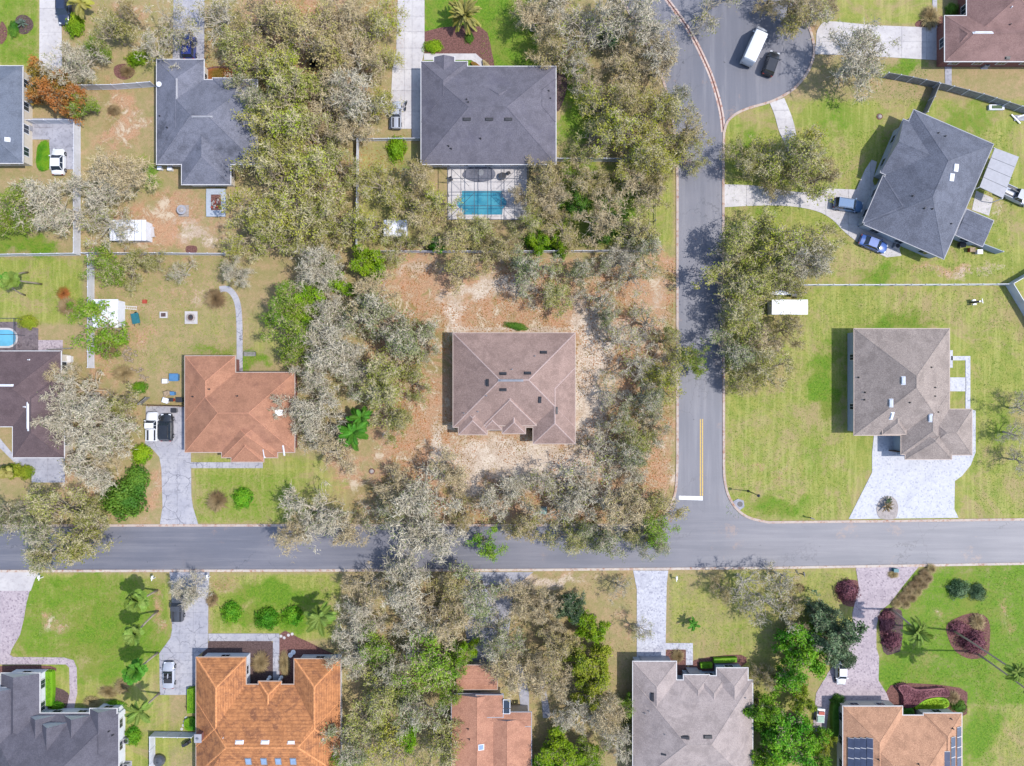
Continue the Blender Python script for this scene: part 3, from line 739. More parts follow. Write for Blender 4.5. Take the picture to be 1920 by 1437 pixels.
class House:
    def __init__(s, name, label, cat, roof, wall, trim='trim', ze=2.9, base=None, oh=0.45, pitch=0.42, ridge=None):
        s.ze, s.roofm, s.wallm, s.trim, s.oh, s.pitch = ze, M[roof], M[wall], M[trim], oh, pitch
        s.ridge = M[ridge] if ridge else None
        s.root = thing(name, label, cat, (0, 0, 0))
        s.prims = []
    def roof(s, x0, y0, x1, y1, ax=None, g='', pitch=None, ze=None, inset=1.0, ang=None, walls=True, caps=True):
        """a hip (or gable on the sides named in g: N, S, E, W) roof over a rectangle read at eave height"""
        ze = ze or s.ze; pitch = pitch or s.pitch
        k = len(s.prims)
        if ang is None:
            c, a, b, th = prim_rect(x0, y0, x1, y1, ze, ax)
        else:                      # x0,y0 centre px; x1,y1 half length and half width in px; ang the angle of the ridge
            c = P(x0, y0, ze); a, b = x1 * S * (1 - ze / CAMH), y1 * S * (1 - ze / CAMH); th = ang
        ends = ('W', 'E') if abs(math.sin(th)) < .7 else ('S', 'N')
        e = [0.0 if q in g else b * inset for q in ends]
        if e[0] + e[1] > 2 * a - 0.05:
            f = (2 * a - 0.05) / (e[0] + e[1]); e = [q * f for q in e]
        dz = 0.012 * k
        zr = ze + b * pitch + dz
        u = Vector((math.cos(th), math.sin(th), 0)); v = Vector((-u.y, u.x, 0)); cc = Vector((c[0], c[1], 0))
        W = lambda x, y, z: cc + u * x + v * y + Vector((0, 0, z))
        z0 = ze + dz
        E = [W(-a, -b, z0), W(a, -b, z0), W(a, b, z0), W(-a, b, z0)]
        Rg = [W(-a + e[0], 0, zr), W(a - e[1], 0, zr)]
        lo = [p - Vector((0, 0, .17)) for p in E]
        V = E + Rg + lo
        F = [(0, 1, 5, 4), (2, 3, 4, 5), (1, 2, 5), (3, 0, 4), (6, 7, 1, 0), (7, 8, 2, 1), (8, 9, 3, 2), (9, 6, 0, 3), (9, 8, 7, 6)]
        mi = [0, 0, 1 if e[1] == 0 else 0, 1 if e[0] == 0 else 0, 1, 1, 1, 1, 1]
        ro = obj('roof', V, F, [s.roofm, s.trim], s.root, mi=mi)
        # ridge and hip caps
        capm = s.ridge or s.roofm
        big = s.ridge is not None
        def cap(p, q):
            d = (q - p)
            if d.length < 0.6 or not caps:
                return
            w = (0.17 if s.ridge is M['tile_ridge'] else .11) if big else 0.13
            h = 0.06 if s.ridge is M['tile_ridge'] else 0.035
            side = Vector((-d.y, d.x, 0)).normalized() * w
            up = Vector((0, 0, h))
            dn = Vector((0, 0, -0.05))
            vv = [p - side + dn, p + up, p + side + dn, q - side + dn, q + up, q + side + dn]
            obj('ridge_cap', vv, [(0, 3, 4, 1), (1, 4, 5, 2), (0, 1, 2), (5, 4, 3)], capm, ro)
        if e[0] or e[1] or True:
            cap(Rg[0], Rg[1])
        if e[0]:
            cap(E[0], Rg[0]); cap(E[3], Rg[0])
        if e[1]:
            cap(E[1], Rg[1]); cap(E[2], Rg[1])
        # gutter round the eaves
        gm = MB(); gw = 0.11
        zz = z0 - 0.09
        for i, (p, q) in enumerate(((E[0], E[1]), (E[1], E[2]), (E[2], E[3]), (E[3], E[0]))):
            m_ = (p + q) / 2; d = (q - p); n_ = Vector((d.y, -d.x, 0)).normalized()
            m_ = m_ + n_ * (gw / 2 + .004)
            gm.box(m_.x, m_.y, zz + .003 * i, d.length + (2 * gw if i % 2 else 0), gw, 0.13, rz=math.atan2(d.y, d.x))
        gm.build('gutter', s.trim, ro)
        oh = s.oh + 0.004 * k
        if walls:
            wa, wb = a - oh, b - oh
            w = MB()
            w.prism([(W(x, y, 0).x, W(x, y, 0).y) for x, y in ((-wa, -wb), (wa, -wb), (wa, wb), (-wa, wb))], -0.02, ze - 0.1)
            for en, sg in ((0, -1), (1, 1)):
                if e[en] == 0:     # gable wall triangle, set back under the verge
                    x = sg * (a - oh)
                    tri = [W(x - sg * .1, -wb, ze - .15), W(x - sg * .1, wb, ze - .15), W(x - sg * .1, 0, zr - oh * pitch - .1)]
                    tri2 = [p + u * (sg * .1) for p in tri]
                    w.add(tri + tri2, [(0, 1, 2), (5, 4, 3), (0, 3, 4, 1), (1, 4, 5, 2), (2, 5, 3, 0)])
            w.build('wall', s.wallm, s.root)
        s.prims.append(dict(c=c, a=a, b=b, th=th, ze=ze, W=W, oh=oh, walls=walls, pitch=pitch))
        return s
    def inside(s, x, y, skip=None, m=0.0):
        for i, p in enumerate(s.prims):
            if i == skip or not p['walls']:
                continue
            dx, dy = x - p['c'][0], y - p['c'][1]
            cs, sn = math.cos(p['th']), math.sin(p['th'])
            lx, ly = dx * cs + dy * sn, -dx * sn + dy * cs
            if abs(lx) < p['a'] - p['oh'] + m and abs(ly) < p['b'] - p['oh'] + m:
                return True
        return False
    def top(s, x, y):
        """roof height above a ground point"""
        z = 0
        for p in s.prims:
            dx, dy = x - p['c'][0], y - p['c'][1]
            cs, sn = math.cos(p['th']), math.sin(p['th'])
            lx, ly = dx * cs + dy * sn, -dx * sn + dy * cs
            d = min(p['a'] - abs(lx), p['b'] - abs(ly))
            if d > 0:
                z = max(z, p['ze'] + min(d, p['b']) * p['pitch'])
        return z
    def slope(s, x, y):
        h = 0.15
        return Vector((-(s.top(x + h, y) - s.top(x - h, y)) / (2 * h), -(s.top(x, y + h) - s.top(x, y - h)) / (2 * h), 1)).normalized()
    def find(s, px, py):
        z = s.ze + 1
        for _ in range(6):
            x, y = P(px, py, z); z = s.top(x, y) or z
        return x, y, z
    def vent(s, px, py, horiz=True, w=1.1, d=.32, mat='metal_dark', name='roof_vent'):
        x, y, z = s.find(px, py)
        n = s.slope(x, y)
        q = n.to_track_quat('Z', 'Y').to_matrix().to_4x4()
        b = MB().box(0, 0, .1, w if horiz else d, d if horiz else w, .2, taper=.85).box(0, 0, .015, (w if horiz else d) + .16, (d if horiz else w) + .16, .03)
        o = b.build(name, M[mat], s.root)
        n2 = Vector((n.x, n.y, 0))
        ang = 0 if n2.length < .05 else math.atan2(n.y, n.x) + math.pi / 2
        ax = Vector((0, 0, 1)).cross(n)
        if ax.length > 1e-4:
            o.rotation_mode = 'QUATERNION'
            o.rotation_quaternion = Vector((0, 0, 1)).rotation_difference(n)
        o.location = (x, y, z)
        return s
    def pipe(s, px, py, r=.07, mat='metal_dark'):
        x, y, z = s.find(px, py)
        MB().disc(x, y, z - .1, z + .4, r, 8).disc(x, y, z - .05, z + .12, r * 2.4, 8, r * 1.2).build('vent_pipe', M[mat], s.root)
        return s
    def skylight(s, px, py, w=.75, h=1.1, glass='skylight', frame='metal_grey'):
        x, y, z = s.find(px, py)
        n = s.slope(x, y)
        f = MB().box(0, 0, .05, w + .2, h + .2, .14).build('skylight', M[frame], s.root)
        g = MB().box(0, 0, .14, w, h, .05).build('pane', M[glass], f)
        f.rotation_mode = 'QUATERNION'
        f.rotation_quaternion = Vector((0, 0, 1)).rotation_difference(n)
        f.location = (x, y, z)
        return s
    def windows(s, step=3.4, w=1.3, h=1.15, zc=1.55, frame='wall_white'):
        """windows on the walls that the flying camera can see"""
        for k, p in enumerate(s.prims):
            if not p['walls']:
                continue
            W = p['W']; wa, wb = p['a'] - p['oh'], p['b'] - p['oh']
            for (nx, ny, L, D) in ((0, -1, wa, wb), (0, 1, wa, wb), (-1, 0, wb, wa), (1, 0, wb, wa)):
                c0 = W(nx * D, ny * D, 0); n_ = (c0 - W(0, 0, 0)).normalized()
                if n_.dot(Vector((-c0.x, -c0.y, 0))) < 2:
                    continue
                tdir = Vector((-n_.y, n_.x, 0))
                m_ = max(1, int(2 * L / step))
                for i in range(m_):
                    t = (i + .5) / m_ * 2 * L - L
                    q = c0 + tdir * t
                    if s.inside(q.x + n_.x * .3, q.y + n_.y * .3, k, 0.3) or 2 * L < 2:
                        continue
                    ang = math.atan2(tdir.y, tdir.x)
                    o = q + n_ * .03
                    f = MB().box(o.x, o.y, zc, w + .2, .12, h + .2, rz=ang).build('window', M[frame], s.root)
                    o2 = q + n_ * .085
                    mb = MB()
                    for sx in (-1, 1):
                        o3 = o2 + tdir * (sx * w / 4)
                        mb.box(o3.x, o3.y, zc, w / 2 - .05, .03, h, rz=ang)
                    mb.build('pane', M['glass'], f)
        return s
    def door(s, px, py, w=2.4, h=2.15, name='garage_door', face='N', mat='wall_white', z0=0):
        """a door on the wall: px,py is where its foot stands"""
        x, y = P(px, py, 0)
        ang = {'N': 0, 'S': 0, 'E': math.pi / 2, 'W': math.pi / 2}[face]
        d = MB()
        n_ = 4 if w > 2 else 2
        for i in range(n_):
            d.box(x, y, z0 + h / n_ * (i + .5), w, .1, h / n_ - .03, rz=ang)
        d.build(name, M[mat], s.root)
        return s
    def chimney(s, px, py, w=.9, d=1.1, h=1.2, mat='wall_brick'):
        x, y, z = s.find(px, py)
        c = MB().box(x, y, z + h / 2 - .4, w, d, h + .8).build('chimney', M[mat], s.root)
        MB().box(x, y, z + h + .05, w + .2, d + .2, .12).build('chimney_cap', M['trim_grey'], c)
        MB().disc(x, y, z + h + .1, z + h + .4, .17, 8).build('flue', M['metal_grey'], c)
        return s

# charcoal house, upper left
h = House('house', 'charcoal shingled house with a ragged moss-dark roof beside the dense woods', 'house', 'roof_charcoal', 'wall_cream', 'trim', pitch=.42)
h.roof(294, 150, 482, 308, 'x').roof(294, 112, 382, 290, 'y').roof(341, 200, 432, 346, 'y').roof(399, 147, 439, 230, 'y')
h.windows(); h.vent(331, 167, False, 3.0, .13, 'trim_grey', 'ridge_vent').vent(379, 219, True, 3.0, .13, 'trim_grey', 'ridge_vent').pipe(314, 240).pipe(300, 218)
# pool house
h = House('house', 'mauve-grey hip roofed house with a swimming pool cage behind it', 'house', 'roof_mauve', 'wall_white', 'trim', ze=3.0)
h.roof(790, 125, 1042, 308, 'x').roof(790, 116, 876, 230, 'y').roof(814, 107, 852, 160, 'y', g='N').roof(868, 139, 1004, 240, 'y').roof(990, 148, 1042, 230, 'y', g='')
h.windows(); h.vent(875, 224).vent(917, 224).vent(953, 224)
for p in ((875, 187), (878, 192), (841, 274), (846, 279), (901, 260), (1029, 171), (1032, 185)):
    h.pipe(*p)
# centre house
h = House('house', 'brownish pink hip roofed house in the middle of the wooded corner lot', 'house', 'roof_brown', 'wall_cream', 'trim_tan', ze=3.0, pitch=.5, ridge='ridge_pink')
h.roof(850, 625, 1078, 801, 'x').roof(907, 700, 1005, 798, 'y', ze=3.3, walls=False).roof(1000, 690, 1078, 832, 'y').roof(860, 757, 913, 815, 'y').roof(906, 757, 941, 806, 'y').roof(942, 742, 985, 813, 'y')
h.windows()
for p in ((943, 701, 1), (943, 731, 1), (1019, 661, 1), (989, 700, 1), (914, 718, 0), (1012, 750, 0), (1043, 770, 0)):
    h.vent(p[0], p[1], bool(p[2]), .95, .35)
h.vent(958, 713.5, True, 3.6, .22, 'metal_grey', 'ridge_vent')
for p in ((960, 693), (1003, 668), (870, 775), (896, 772), (912, 742)):
    h.pipe(*p, .06, 'metal_grey')
h.door(1000, 806, 1.1, 2.1, 'front_door', 'S', 'wood_brown')
# brick red house
h = House('house', 'brick red hip roofed house beside the double cracked driveway', 'house', 'roof_brick', 'wall_brick', 'trim_tan', ze=2.8, ridge='ridge_salmon')
h.roof(347, 699, 552, 848, 'x').roof(347, 668, 441, 790, 'y').roof(416, 770, 520, 858, 'y').roof(434, 775, 494, 866, 'y')
h.windows()
for p in ((392, 730), (362, 744), (445, 743)):
    h.pipe(*p)
h.vent(523, 774, True, 1.0, .7, 'metal_white', 'attic_fan').vent(495, 850, False, 1.6, .1, 'metal_white', 'flashing').vent(532, 845, False, 1.6, .1, 'metal_white', 'flashing')
# orange tiled house
h = House('house', 'bright orange clay tiled house with streaked weathered roof and pale courtyard walk', 'house', 'roof_tile', 'wall_white', 'trim_tan', ze=3.0, pitch=.5, ridge='tile_ridge')
h.roof(368, 1314, 638, 1454, 'x').roof(368, 1284, 638, 1484, 'x', pitch=.343, walls=False, inset=.70, caps=False).roof(368, 1233, 461, 1400, 'y').roof(552, 1236, 638, 1400, 'y').roof(485, 1278, 527, 1350, 'y', walls=False)
h.windows(); h.chimney(378, 1377)
for x in (466, 495, 522, 550):
    h.skylight(x, 1427)
for x in (449, 497, 546):
    h.vent(x, 1392, True, 1.1, .4, 'metal_white')
h.pipe(420, 1382, .06, 'metal_white').pipe(605, 1386, .06, 'metal_white')
# salmon house, many levels
h = House('house', 'salmon gabled house on stepped levels half hidden between bare trees', 'house', 'roof_clay', 'wall_cream', 'trim_grey', ze=3.2, pitch=.28)
h.roof(847, 1302, 943, 1560, 'y', g='NS').roof(893, 1304, 943, 1345, 'x', g='EW', pitch=.2, ze=3.9).roof(905, 1346, 996, 1560, 'y', g='NS', pitch=.3, ze=3.1).roof(912, 1336, 996, 1362, 'x', g='EW', ze=3.4, pitch=.3)
h.skylight(902, 1401, .7, .7, 'skylight', 'metal_white').pipe(878, 1367).pipe(880, 1386)
h2 = House('detached_garage', 'small rust brown flat pitched roof in front of the salmon gabled house', 'outbuilding', 'roof_clay', 'wall_cream', 'trim_tan', ze=2.6, pitch=.2)
h2.roof(856, 1248, 932, 1293, 'x', g='EW')
h.skylight(950, 1320, .9, 1.2, 'glass', 'metal_white').skylight(950, 1333, .9, .7, 'glass', 'metal_white')
# taupe grey house bottom right of centre
h = House('house', 'pale grey-taupe hip roofed house at the end of the straight paver driveway', 'house', 'roof_grey', 'wall_grey', 'trim', ze=3.0, pitch=.42)
h.roof(1187, 1276, 1411, 1474, 'x', inset=.9).roof(1187, 1241, 1268, 1380, 'y').roof(1282, 1266, 1330, 1370, 'y').roof(1308, 1268, 1362, 1372, 'y', pitch=.45).roof(1344, 1253, 1402, 1360, 'y').roof(1248, 1400, 1340, 1560, 'y')
h.windows(step=3.0, frame='trim')
h.door(1226, 1231, 4.6, 2.2, 'garage_door', 'N', 'trim_grey')
h.door(1296, 1252, 1.8, 2.3, 'front_door', 'N', 'trim_grey')
for p in ((1223, 1307, 0), (1259, 1370, 0), (1355, 1367, 0), (1284, 1383, 1), (1327, 1382, 1), (1246, 1414, 1)):
    h.vent(p[0], p[1], bool(p[2]), 1.2, .38)
for p in ((1209, 1337), (1246, 1376), (1397, 1308), (1217, 1333)):
    h.pipe(*p, .07, 'metal_grey')
# salmon house with solar panels, bottom right
h = House('house', 'salmon roofed house carrying solar panels at the foot of the pink paver drive', 'house', 'roof_salmon', 'wall_cream', 'trim', ze=3.0, pitch=.42)
h.roof(1581, 1342, 1803, 1540, 'x', pitch=.38, walls=False).roof(1581, 1325, 1692, 1560, 'y').roof(1732, 1338, 1803, 1560, 'y').roof(1640, 1354, 1760, 1540, 'y', pitch=.38)
h.windows(frame='trim')
h.door(1614, 1320, 4.8, 2.2, 'garage_door', 'N', 'wall_white')
def solar(h, cells, w, d):
    for px, py in cells:
        x, y, z = h.find(px, py)
        n = h.slope(x, y)
        f = MB().box(0, 0, .12, w, d, .05).build('solar_panel', M['trim'], h.root)
        MB().box(0, 0, .155, w - .04, d - .12, .02).build('pane', M['solar'], f)
        f.rotation_mode = 'QUATERNION'; f.rotation_quaternion = Vector((0, 0, 1)).rotation_difference(n)
        f.location = (x, y, z)
solar(h, [(1596 + 11.5 * i, y) for i in range(4) for y in (1393, 1412, 1431)], .95, 1.56)
solar(h, [(1797, 1372), (1797, 1391), (1797, 1410), (1797, 1429), (1786, 1391), (1786, 1410), (1786, 1429), (1775, 1418), (1775, 1436)], .92, 1.56)
for p in ((1783, 1348), (1786, 1366), (1647, 1424), (1722, 1433)):
    h.pipe(*p)
# taupe house on the lawn, right
h = House('house', 'taupe hip roofed house standing alone on the open lawn with white paver forecourt', 'house', 'roof_taupe', 'wall_grey', 'trim_tan', ze=3.1, pitch=.52)
h.roof(1602, 617, 1780, 816, 'y').roof(1690, 735, 1780, 852, 'y').roof(1720, 768, 1822, 853, 'x', pitch=.5).roof(1698, 790, 1784, 861, 'y', pitch=.5).roof(1655, 760, 1698, 814, 'y', ze=3.5, pitch=.55)
h.windows(step=5.5, w=.9, h=1.1, frame='trim')
for p in ((1694, 714, 0), (1671, 756, 0), (1672, 780, 0), (1745, 784, 0)):
    h.vent(p[0], p[1], False, 1.15, .4, 'metal_white')
for p in ((1622, 736), (1621, 750), (1746, 689), (1753, 727), (1753, 743), (1706, 755), (1759, 773), (1610, 708)):
    h.pipe(*p)
h.door(1672, 845, 1.1, 2.2, 'front_door', 'S', 'wood_brown')
# rotated slate house
A = -rad(23.4)
h = House('house', 'dark slate blue house set askew beside the steel blue car and white patio roof', 'house', 'roof_slate', 'wall_grey', 'trim_grey', ze=3.2, pitch=.42)
cu, cv = Vector((math.cos(A), -math.sin(A))), Vector((math.sin(A), math.cos(A)))   # photo px axes: along the top edge, down the side
def rp(u, v, o=(1713, 206)):
    """photo px of a point u along the top edge, v down the long side of the askew house"""
    d = rad(23.4)
    return (o[0] + u * math.cos(d) - v * math.sin(d), o[1] + u * math.sin(d) + v * math.cos(d))
q = rp(82, 117); h.roof(q[0], q[1], 117, 81, ang=A - math.pi / 2)
q = rp(50, 78); h.roof(q[0], q[1], 60, 54, ang=A, g='W', pitch=.4)
q = rp(44, 184); h.roof(q[0], q[1], 47, 47, ang=A, pitch=.42)
q = rp(193, 158); h.roof(q[0], q[1], 27, 26, ang=A, g='WE', pitch=.06, ze=2.8)
h.windows(frame='wall_grey')
h.skylight(1792, 315, .7, .9, 'metal_white', 'metal_white').skylight(1784, 333, .7, .9, 'metal_white', 'metal_white')
for p in ((1759, 250), (1772, 256), (1711, 368), (1733, 391), (1748, 392), (1783, 420)):
    h.pipe(*p)
pr = House('patio_cover', 'light grey flat metal patio roof against the east side of the askew slate house', 'patio cover', 'roof_slate', 'wall_grey')
v0 = [P(*p, 2.7) for p in ((1866, 277), (1911, 294), (1881, 372), (1837, 351))]
for i in range(4):
    t0, t1 = i / 4 + .004, (i + 1) / 4 - .004
    lerp = lambda a, b, t: (a[0] + (b[0] - a[0]) * t, a[1] + (b[1] - a[1]) * t)
    MB().prism([lerp(v0[0], v0[3], t0), lerp(v0[1], v0[2], t0), lerp(v0[1], v0[2], t1), lerp(v0[0], v0[3], t1)], 2.55, 2.66).build('roof_panel', M['trim_grey'], pr.root)
for p in v0:
    MB().box(p[0], p[1], 1.27, .12, .12, 2.54).build('post', M['metal_white'], pr.root)
# top right brown house
h = House('house', 'dusky brown hip roofed house in the top right corner of the view', 'house', 'roof_rosy', 'wall_brick', 'trim', ze=2.9, pitch=.42)
h.roof(1772, 30, 2010, 115, 'x').roof(1813, -60, 1962, 80, 'y').roof(1796, 50, 1822, 86, 'x', g='', pitch=.5, ze=3.5, walls=False)
h.windows(frame='trim'); h.vent(1843, 62, True, 3.0, .22, 'metal_white', 'ridge_vent').pipe(1893, 47).pipe(1895, 15, .08, 'metal_white').vent(1889, 109, True, .7, .3, 'metal_dark')
# left edge plum house
h = House('house', 'dark plum roofed house at the left edge beside the small blue pool', 'house', 'roof_plum', 'wall_cream', 'trim', ze=2.9, pitch=.4)
h.roof(-110, 659, 114, 800, 'x').roof(24, 700, 120, 858, 'y')
h.windows(); h.vent(53, 777, False, 5.0, .2, 'metal_white', 'ridge_vent').vent(12, 723, True, 2.0, .2, 'metal_white', 'ridge_vent').pipe(47, 763, .07, 'metal_white').pipe(55, 675, .06, 'metal_white')
# left edge slate house
h = House('house', 'blue-grey roofed house cut by the left edge below the front lawn', 'house', 'roof_steel', 'wall_cream', 'trim', ze=2.9, pitch=.36)
h.roof(-120, 124, 42, 306, 'y')
h.windows(); h.vent(14, 262, True, .6, .5, 'metal_white')
# bottom left house with gables
h = House('house', 'large slate grey house with white edged front gables, bottom left corner', 'house', 'roof_dim', 'wall_white', 'trim', ze=2.7, pitch=.55, oh=.45)
h.roof(-30, 1338, 222, 1560, 'x', pitch=.5).roof(2, 1263, 74, 1400, 'y', g='N', pitch=.5).roof(-60, 1290, 36, 1420, 'y', g='N', ze=3.4).roof(53, 1341, 106, 1460, 'y', g='N', pitch=.7).roof(75, 1354, 131, 1460, 'y', g='N', pitch=.8, ze=3.1).roof(120, 1341, 171, 1440, 'y', g='N', pitch=.7).roof(169, 1329, 219, 1430, 'y', g='N', pitch=.6)
h.windows(zc=1.5, frame='trim')
for p in ((205, 1371), (212, 1378)):
    h.pipe(*p)

# ------------------------------------------------------------------ small buildings
def shed(label, px, size, mat, hgt=2.3, rz=0, name='shed', cat='shed', pitch=.12, slots=0):
    x, y = P(*px, hgt)
    w, d = size[0] * S, size[1] * S
    t = thing(name, label, cat, (x, y, 0), rz)
    MB().box(0, 0, hgt / 2, w - .3, d - .3, hgt).build('wall', M[mat], t)
    zr = hgt + d / 2 * pitch
    v = [(-w/2, -d/2, hgt), (w/2, -d/2, hgt), (w/2, d/2, hgt), (-w/2, d/2, hgt), (-w/2, 0, zr), (w/2, 0, zr)]
    v += [(a, b, c - .08) for a, b, c in v[:4]]
    obj('roof', v, [(0, 1, 5, 4), (2, 3, 4, 5), (1, 2, 5), (3, 0, 4), (6, 7, 1, 0), (7, 8, 2, 1), (8, 9, 3, 2), (9, 6, 0, 3), (9, 8, 7, 6)], M['metal_white'], t)
    MB().box(0, -d/2 + .13, hgt * .45, .9, .06, hgt * .8).build('door', M['wall_grey'], t)
    for i in range(slots):
        MB().box(-w/2 + w * (i + .5) / slots, 0, zr + .01, .05, d, .03).build('seam', M['trim_grey'], t)
    return t
shed('flat white roofed shed under the edge of the oaks south of the long white fence', (1481, 576), (66, 27), 'wall_white', 2.2, pitch=.05)
shed('pale grey shed roof glimpsed under the oaks left of the pool cage', (741, 428), (42, 30), 'wall_white', 2.3, slots=4)
shed('white shed under a thin bright green tree beside the vertical fence', (198, 588), (46, 52), 'wall_white', 2.2)
shed('long white playhouse roof partly covered by bare branches near the orange dirt', (240, 432), (66, 38), 'wall_white', 2.2, slots=5)
t = thing('flatbed_trailer', 'small black trailer parked between the white shed and the long fence', 'trailer', G(1492, 549, .6, 0), 0)
MB().box(0, 0, .55, 1.7, 1.3, .1).box(0, .6, .8, 1.7, .06, .45).box(0, -.6, .8, 1.7, .06, .45).box(-.82, 0, .8, .06, 1.2, .45).build('bed', M['metal_dark'], t)
MB().box(1.3, 0, .5, 1.0, .1, .1).build('drawbar', M['metal_dark'], t)
for sy in (-1, 1):
    MB().tube([(0, sy * .7, .3), (0, sy * .88, .3)], .3, 12).build('wheel', M['rubber'], t)
shed('small white lean-to behind the flat white shed by the long fence', (1462, 546), (40, 14), 'wall_white', 1.9, name='lean_to', cat='lean-to')

# ------------------------------------------------------------------ swimming pools and cage
def pool(label, outline, deck, water, deckm):
    t = thing('swimming_pool', label, 'swimming pool', (0, 0, 0))
    pts = [P(*p) for p in outline]
    MB().prism([P(*p) for p in deck], -0.02, 0.10).build('deck', M[deckm], t)
    MB().prism(pts, -0.01, 0.125).build('water', M[water], t)
    r = ribbon('coping', pts, 0.3, 0.0, 0.17, M['concrete_pale'], t, closed=True)
    return t
def arc(cx, cy, r, a0, a1, n=8):
    return [(cx + r * math.cos(rad(a0 + (a1 - a0) * i / n)), cy + r * math.sin(rad(a0 + (a1 - a0) * i / n))) for i in range(n + 1)]
o = [(866, 357), (942, 357)] + arc(940, 381, 12, -70, 70) + [(942, 405), (868, 405)] + arc(869, 381, 14, 110, 250)
pool('teal swimming pool with rounded ends under a screen cage', o, [(840, 309), (988, 309), (988, 412), (840, 412)], 'pool_water', 'concrete_pale')
o2 = [(-60, 617), (18, 617)] + arc(16, 634, 17, -80, 80) + [(18, 651), (-60, 651)]
pool('small pale blue pool cut by the left edge of the view', o2, [(-75, 604), (40, 604), (40, 658), (-75, 658)], 'pool_water_pale', 'paver_brown')
def cage(label, x0, y0, x1, y1, hgt, nx, ny, diag=True):
    t = thing('pool_cage', label, 'pool cage', (0, 0, 0))
    X0, Y1 = P(x0, y0, hgt); X1, Y0 = P(x1, y1, hgt)
    def beam(a, b, w=.09, n='beam'):
        a, b = Vector(a), Vector(b); d = b - a
        MB().tube([a, b], w * .6, 4).build(n, M['bronze'], t)
    for i in range(nx + 1):
        x = X0 + (X1 - X0) * i / nx
        beam((x, Y0, hgt), (x, Y1, hgt))
        beam((x, Y0, .1), (x, Y0, hgt), .09, 'post')
    for j in range(ny + 1):
        y = Y0 + (Y1 - Y0) * j / ny
        beam((X0, y, hgt), (X1, y, hgt))
        if j:
            beam((X0, y, .1), (X0, y, hgt), .09, 'post'); beam((X1, y, .1), (X1, y, hgt), .09, 'post')
    if diag:
        w = (X1 - X0) / nx
        for (a, b, c, d_) in ((X0, Y0, X0 + 2 * w, Y0 + 2 * w), (X1, Y0, X1 - 2 * w, Y0 + 2 * w), (X0, Y1, X0 + 1.6 * w, Y1 - 1.6 * w), (X1, Y1, X1 - 1.6 * w, Y1 - 1.6 * w)):
            beam((a, b, hgt), (c, d_, hgt), .06, 'brace')
    return t
cage('dark framed screen cage over the teal pool behind the mauve house', 839, 309, 990, 412, 2.7, 6, 4)
cage('dark framed screen cage over the small blue pool at the left edge', -75, 597, 26, 658, 2.5, 3, 2, False)
t = thing('deck_shape', 'blue-grey rounded shape on the pool deck above the teal water', 'spa', G(898, 326), 0)  # low blue-grey rounded form with a grey disc, laid on the deck
MB().prism(smooth_line([(-2.6, -.3), (-1.6, .9), (-.3, 1.35), (1.3, 1.2), (2.6, .2), (2.2, -.9), (.6, -1.3), (-1.2, -1.2)], 4, True), .09, .22).build('cover', M['roof_charcoal'], t)
MB().disc(.3, .1, .2, .26, .5).build('lid', M['metal_grey'], t)
def patio_table(label, px, r=.6, mat='metal_dark', chairs=4):
    t = thing('patio_table', label, 'table', G(*px), 0)
    MB().disc(0, 0, .7, .74, r, 18).build('table_top', M[mat], t)
    MB().disc(0, 0, .1, .7, .05, 8).disc(0, 0, .1, .14, .3, 12).build('pedestal', M['metal_dark'], t)
    return t
patio_table('dark round table on the pool deck beside the blue-grey shape', (942, 333))
def chair(label, px, rz, mat='metal_dark', g='garden chairs'):
    t = thing('garden_chair', label, 'chair', G(*px), rz, g)
    MB().box(0, 0, .42, .5, .5, .05).build('seat', M[mat], t)
    MB().box(0, .25, .7, .5, .05, .5, rx=-.15).build('backrest', M[mat], t)
    for sx in (-1, 1):
        for sy in (-1, 1):
            MB().box(sx * .22, sy * .22, .2, .04, .04, .4).build('leg', M[mat], t)
    return t
chair('dark chair beside the pool cage corner post under the mauve eave', (846, 338), .5)
chair('dark chair at the outer side of the round pool deck table', (954, 326), 2.2)

# ------------------------------------------------------------------ fences
def fence(label, pts, hgt=1.8, mat='vinyl', bay=2.4, cat='fence', post='vinyl', gap=False, skip=()):
    o = P(*pts[0])
    t = thing('fence', label, cat, (o[0], o[1], 0), 0, None)
    W = [Vector(P(*p)) - Vector(o) for p in pts]
    for a, b in zip(W[:-1], W[1:]):
        d = b - a; n = max(1, round(d.length / bay)); L = d.length / n; u = d.normalized(); ang = math.atan2(d.y, d.x)
        for i in range(n):
            if i in skip:
                continue
            m = MB()
            if gap:
                m.box(0, 0, hgt - .05, L, .05, .06).box(0, 0, .12, L, .05, .05)
                k = int(L / .3)
                for j in range(k):
                    m.box(-L / 2 + (j + .5) * L / k, 0, hgt / 2, .02, .015, hgt - .2)
            else:
                m.box(0, 0, hgt / 2, L - .13, .04, hgt - .16).box(0, 0, hgt - .06, L - .13, .08, .12).box(0, 0, .1, L - .13, .08, .12)
            c = a + u * (L * (i + .5))
            p = m.build('panel', M[mat], t)
            p.location = (c.x, c.y, 0); p.rotation_euler = (rnd.uniform(-.01, .01), 0, ang)
        for i in range(n + 1):
            c = a + u * (L * i)
            m = MB().box(0, 0, hgt / 2 + .03, .13, .13, hgt + .06).box(0, 0, hgt + .1, .17, .17, .06, taper=.3)
            p = m.build('post', M[post], t)
            p.location = (c.x, c.y, 0); p.rotation_euler = (0, 0, ang)
    return t
fence('white panel fence running down from the carport pad past the pale bare tree', [(151, 230), (151, 478)], 1.8)
fence('white panel fence with raised posts along the lower side of the dark green lawn', [(-60, 482), (0, 481), (151, 479)], 1.8)
fence('low white fence between the orange dirt yard and the yard below it', [(165, 478), (300, 478), (430, 479)], 1.7, bay=3)
fence('white panel fence running down past the shed under the bright green tree', [(177, 482), (177, 600), (177, 690)], 1.8)
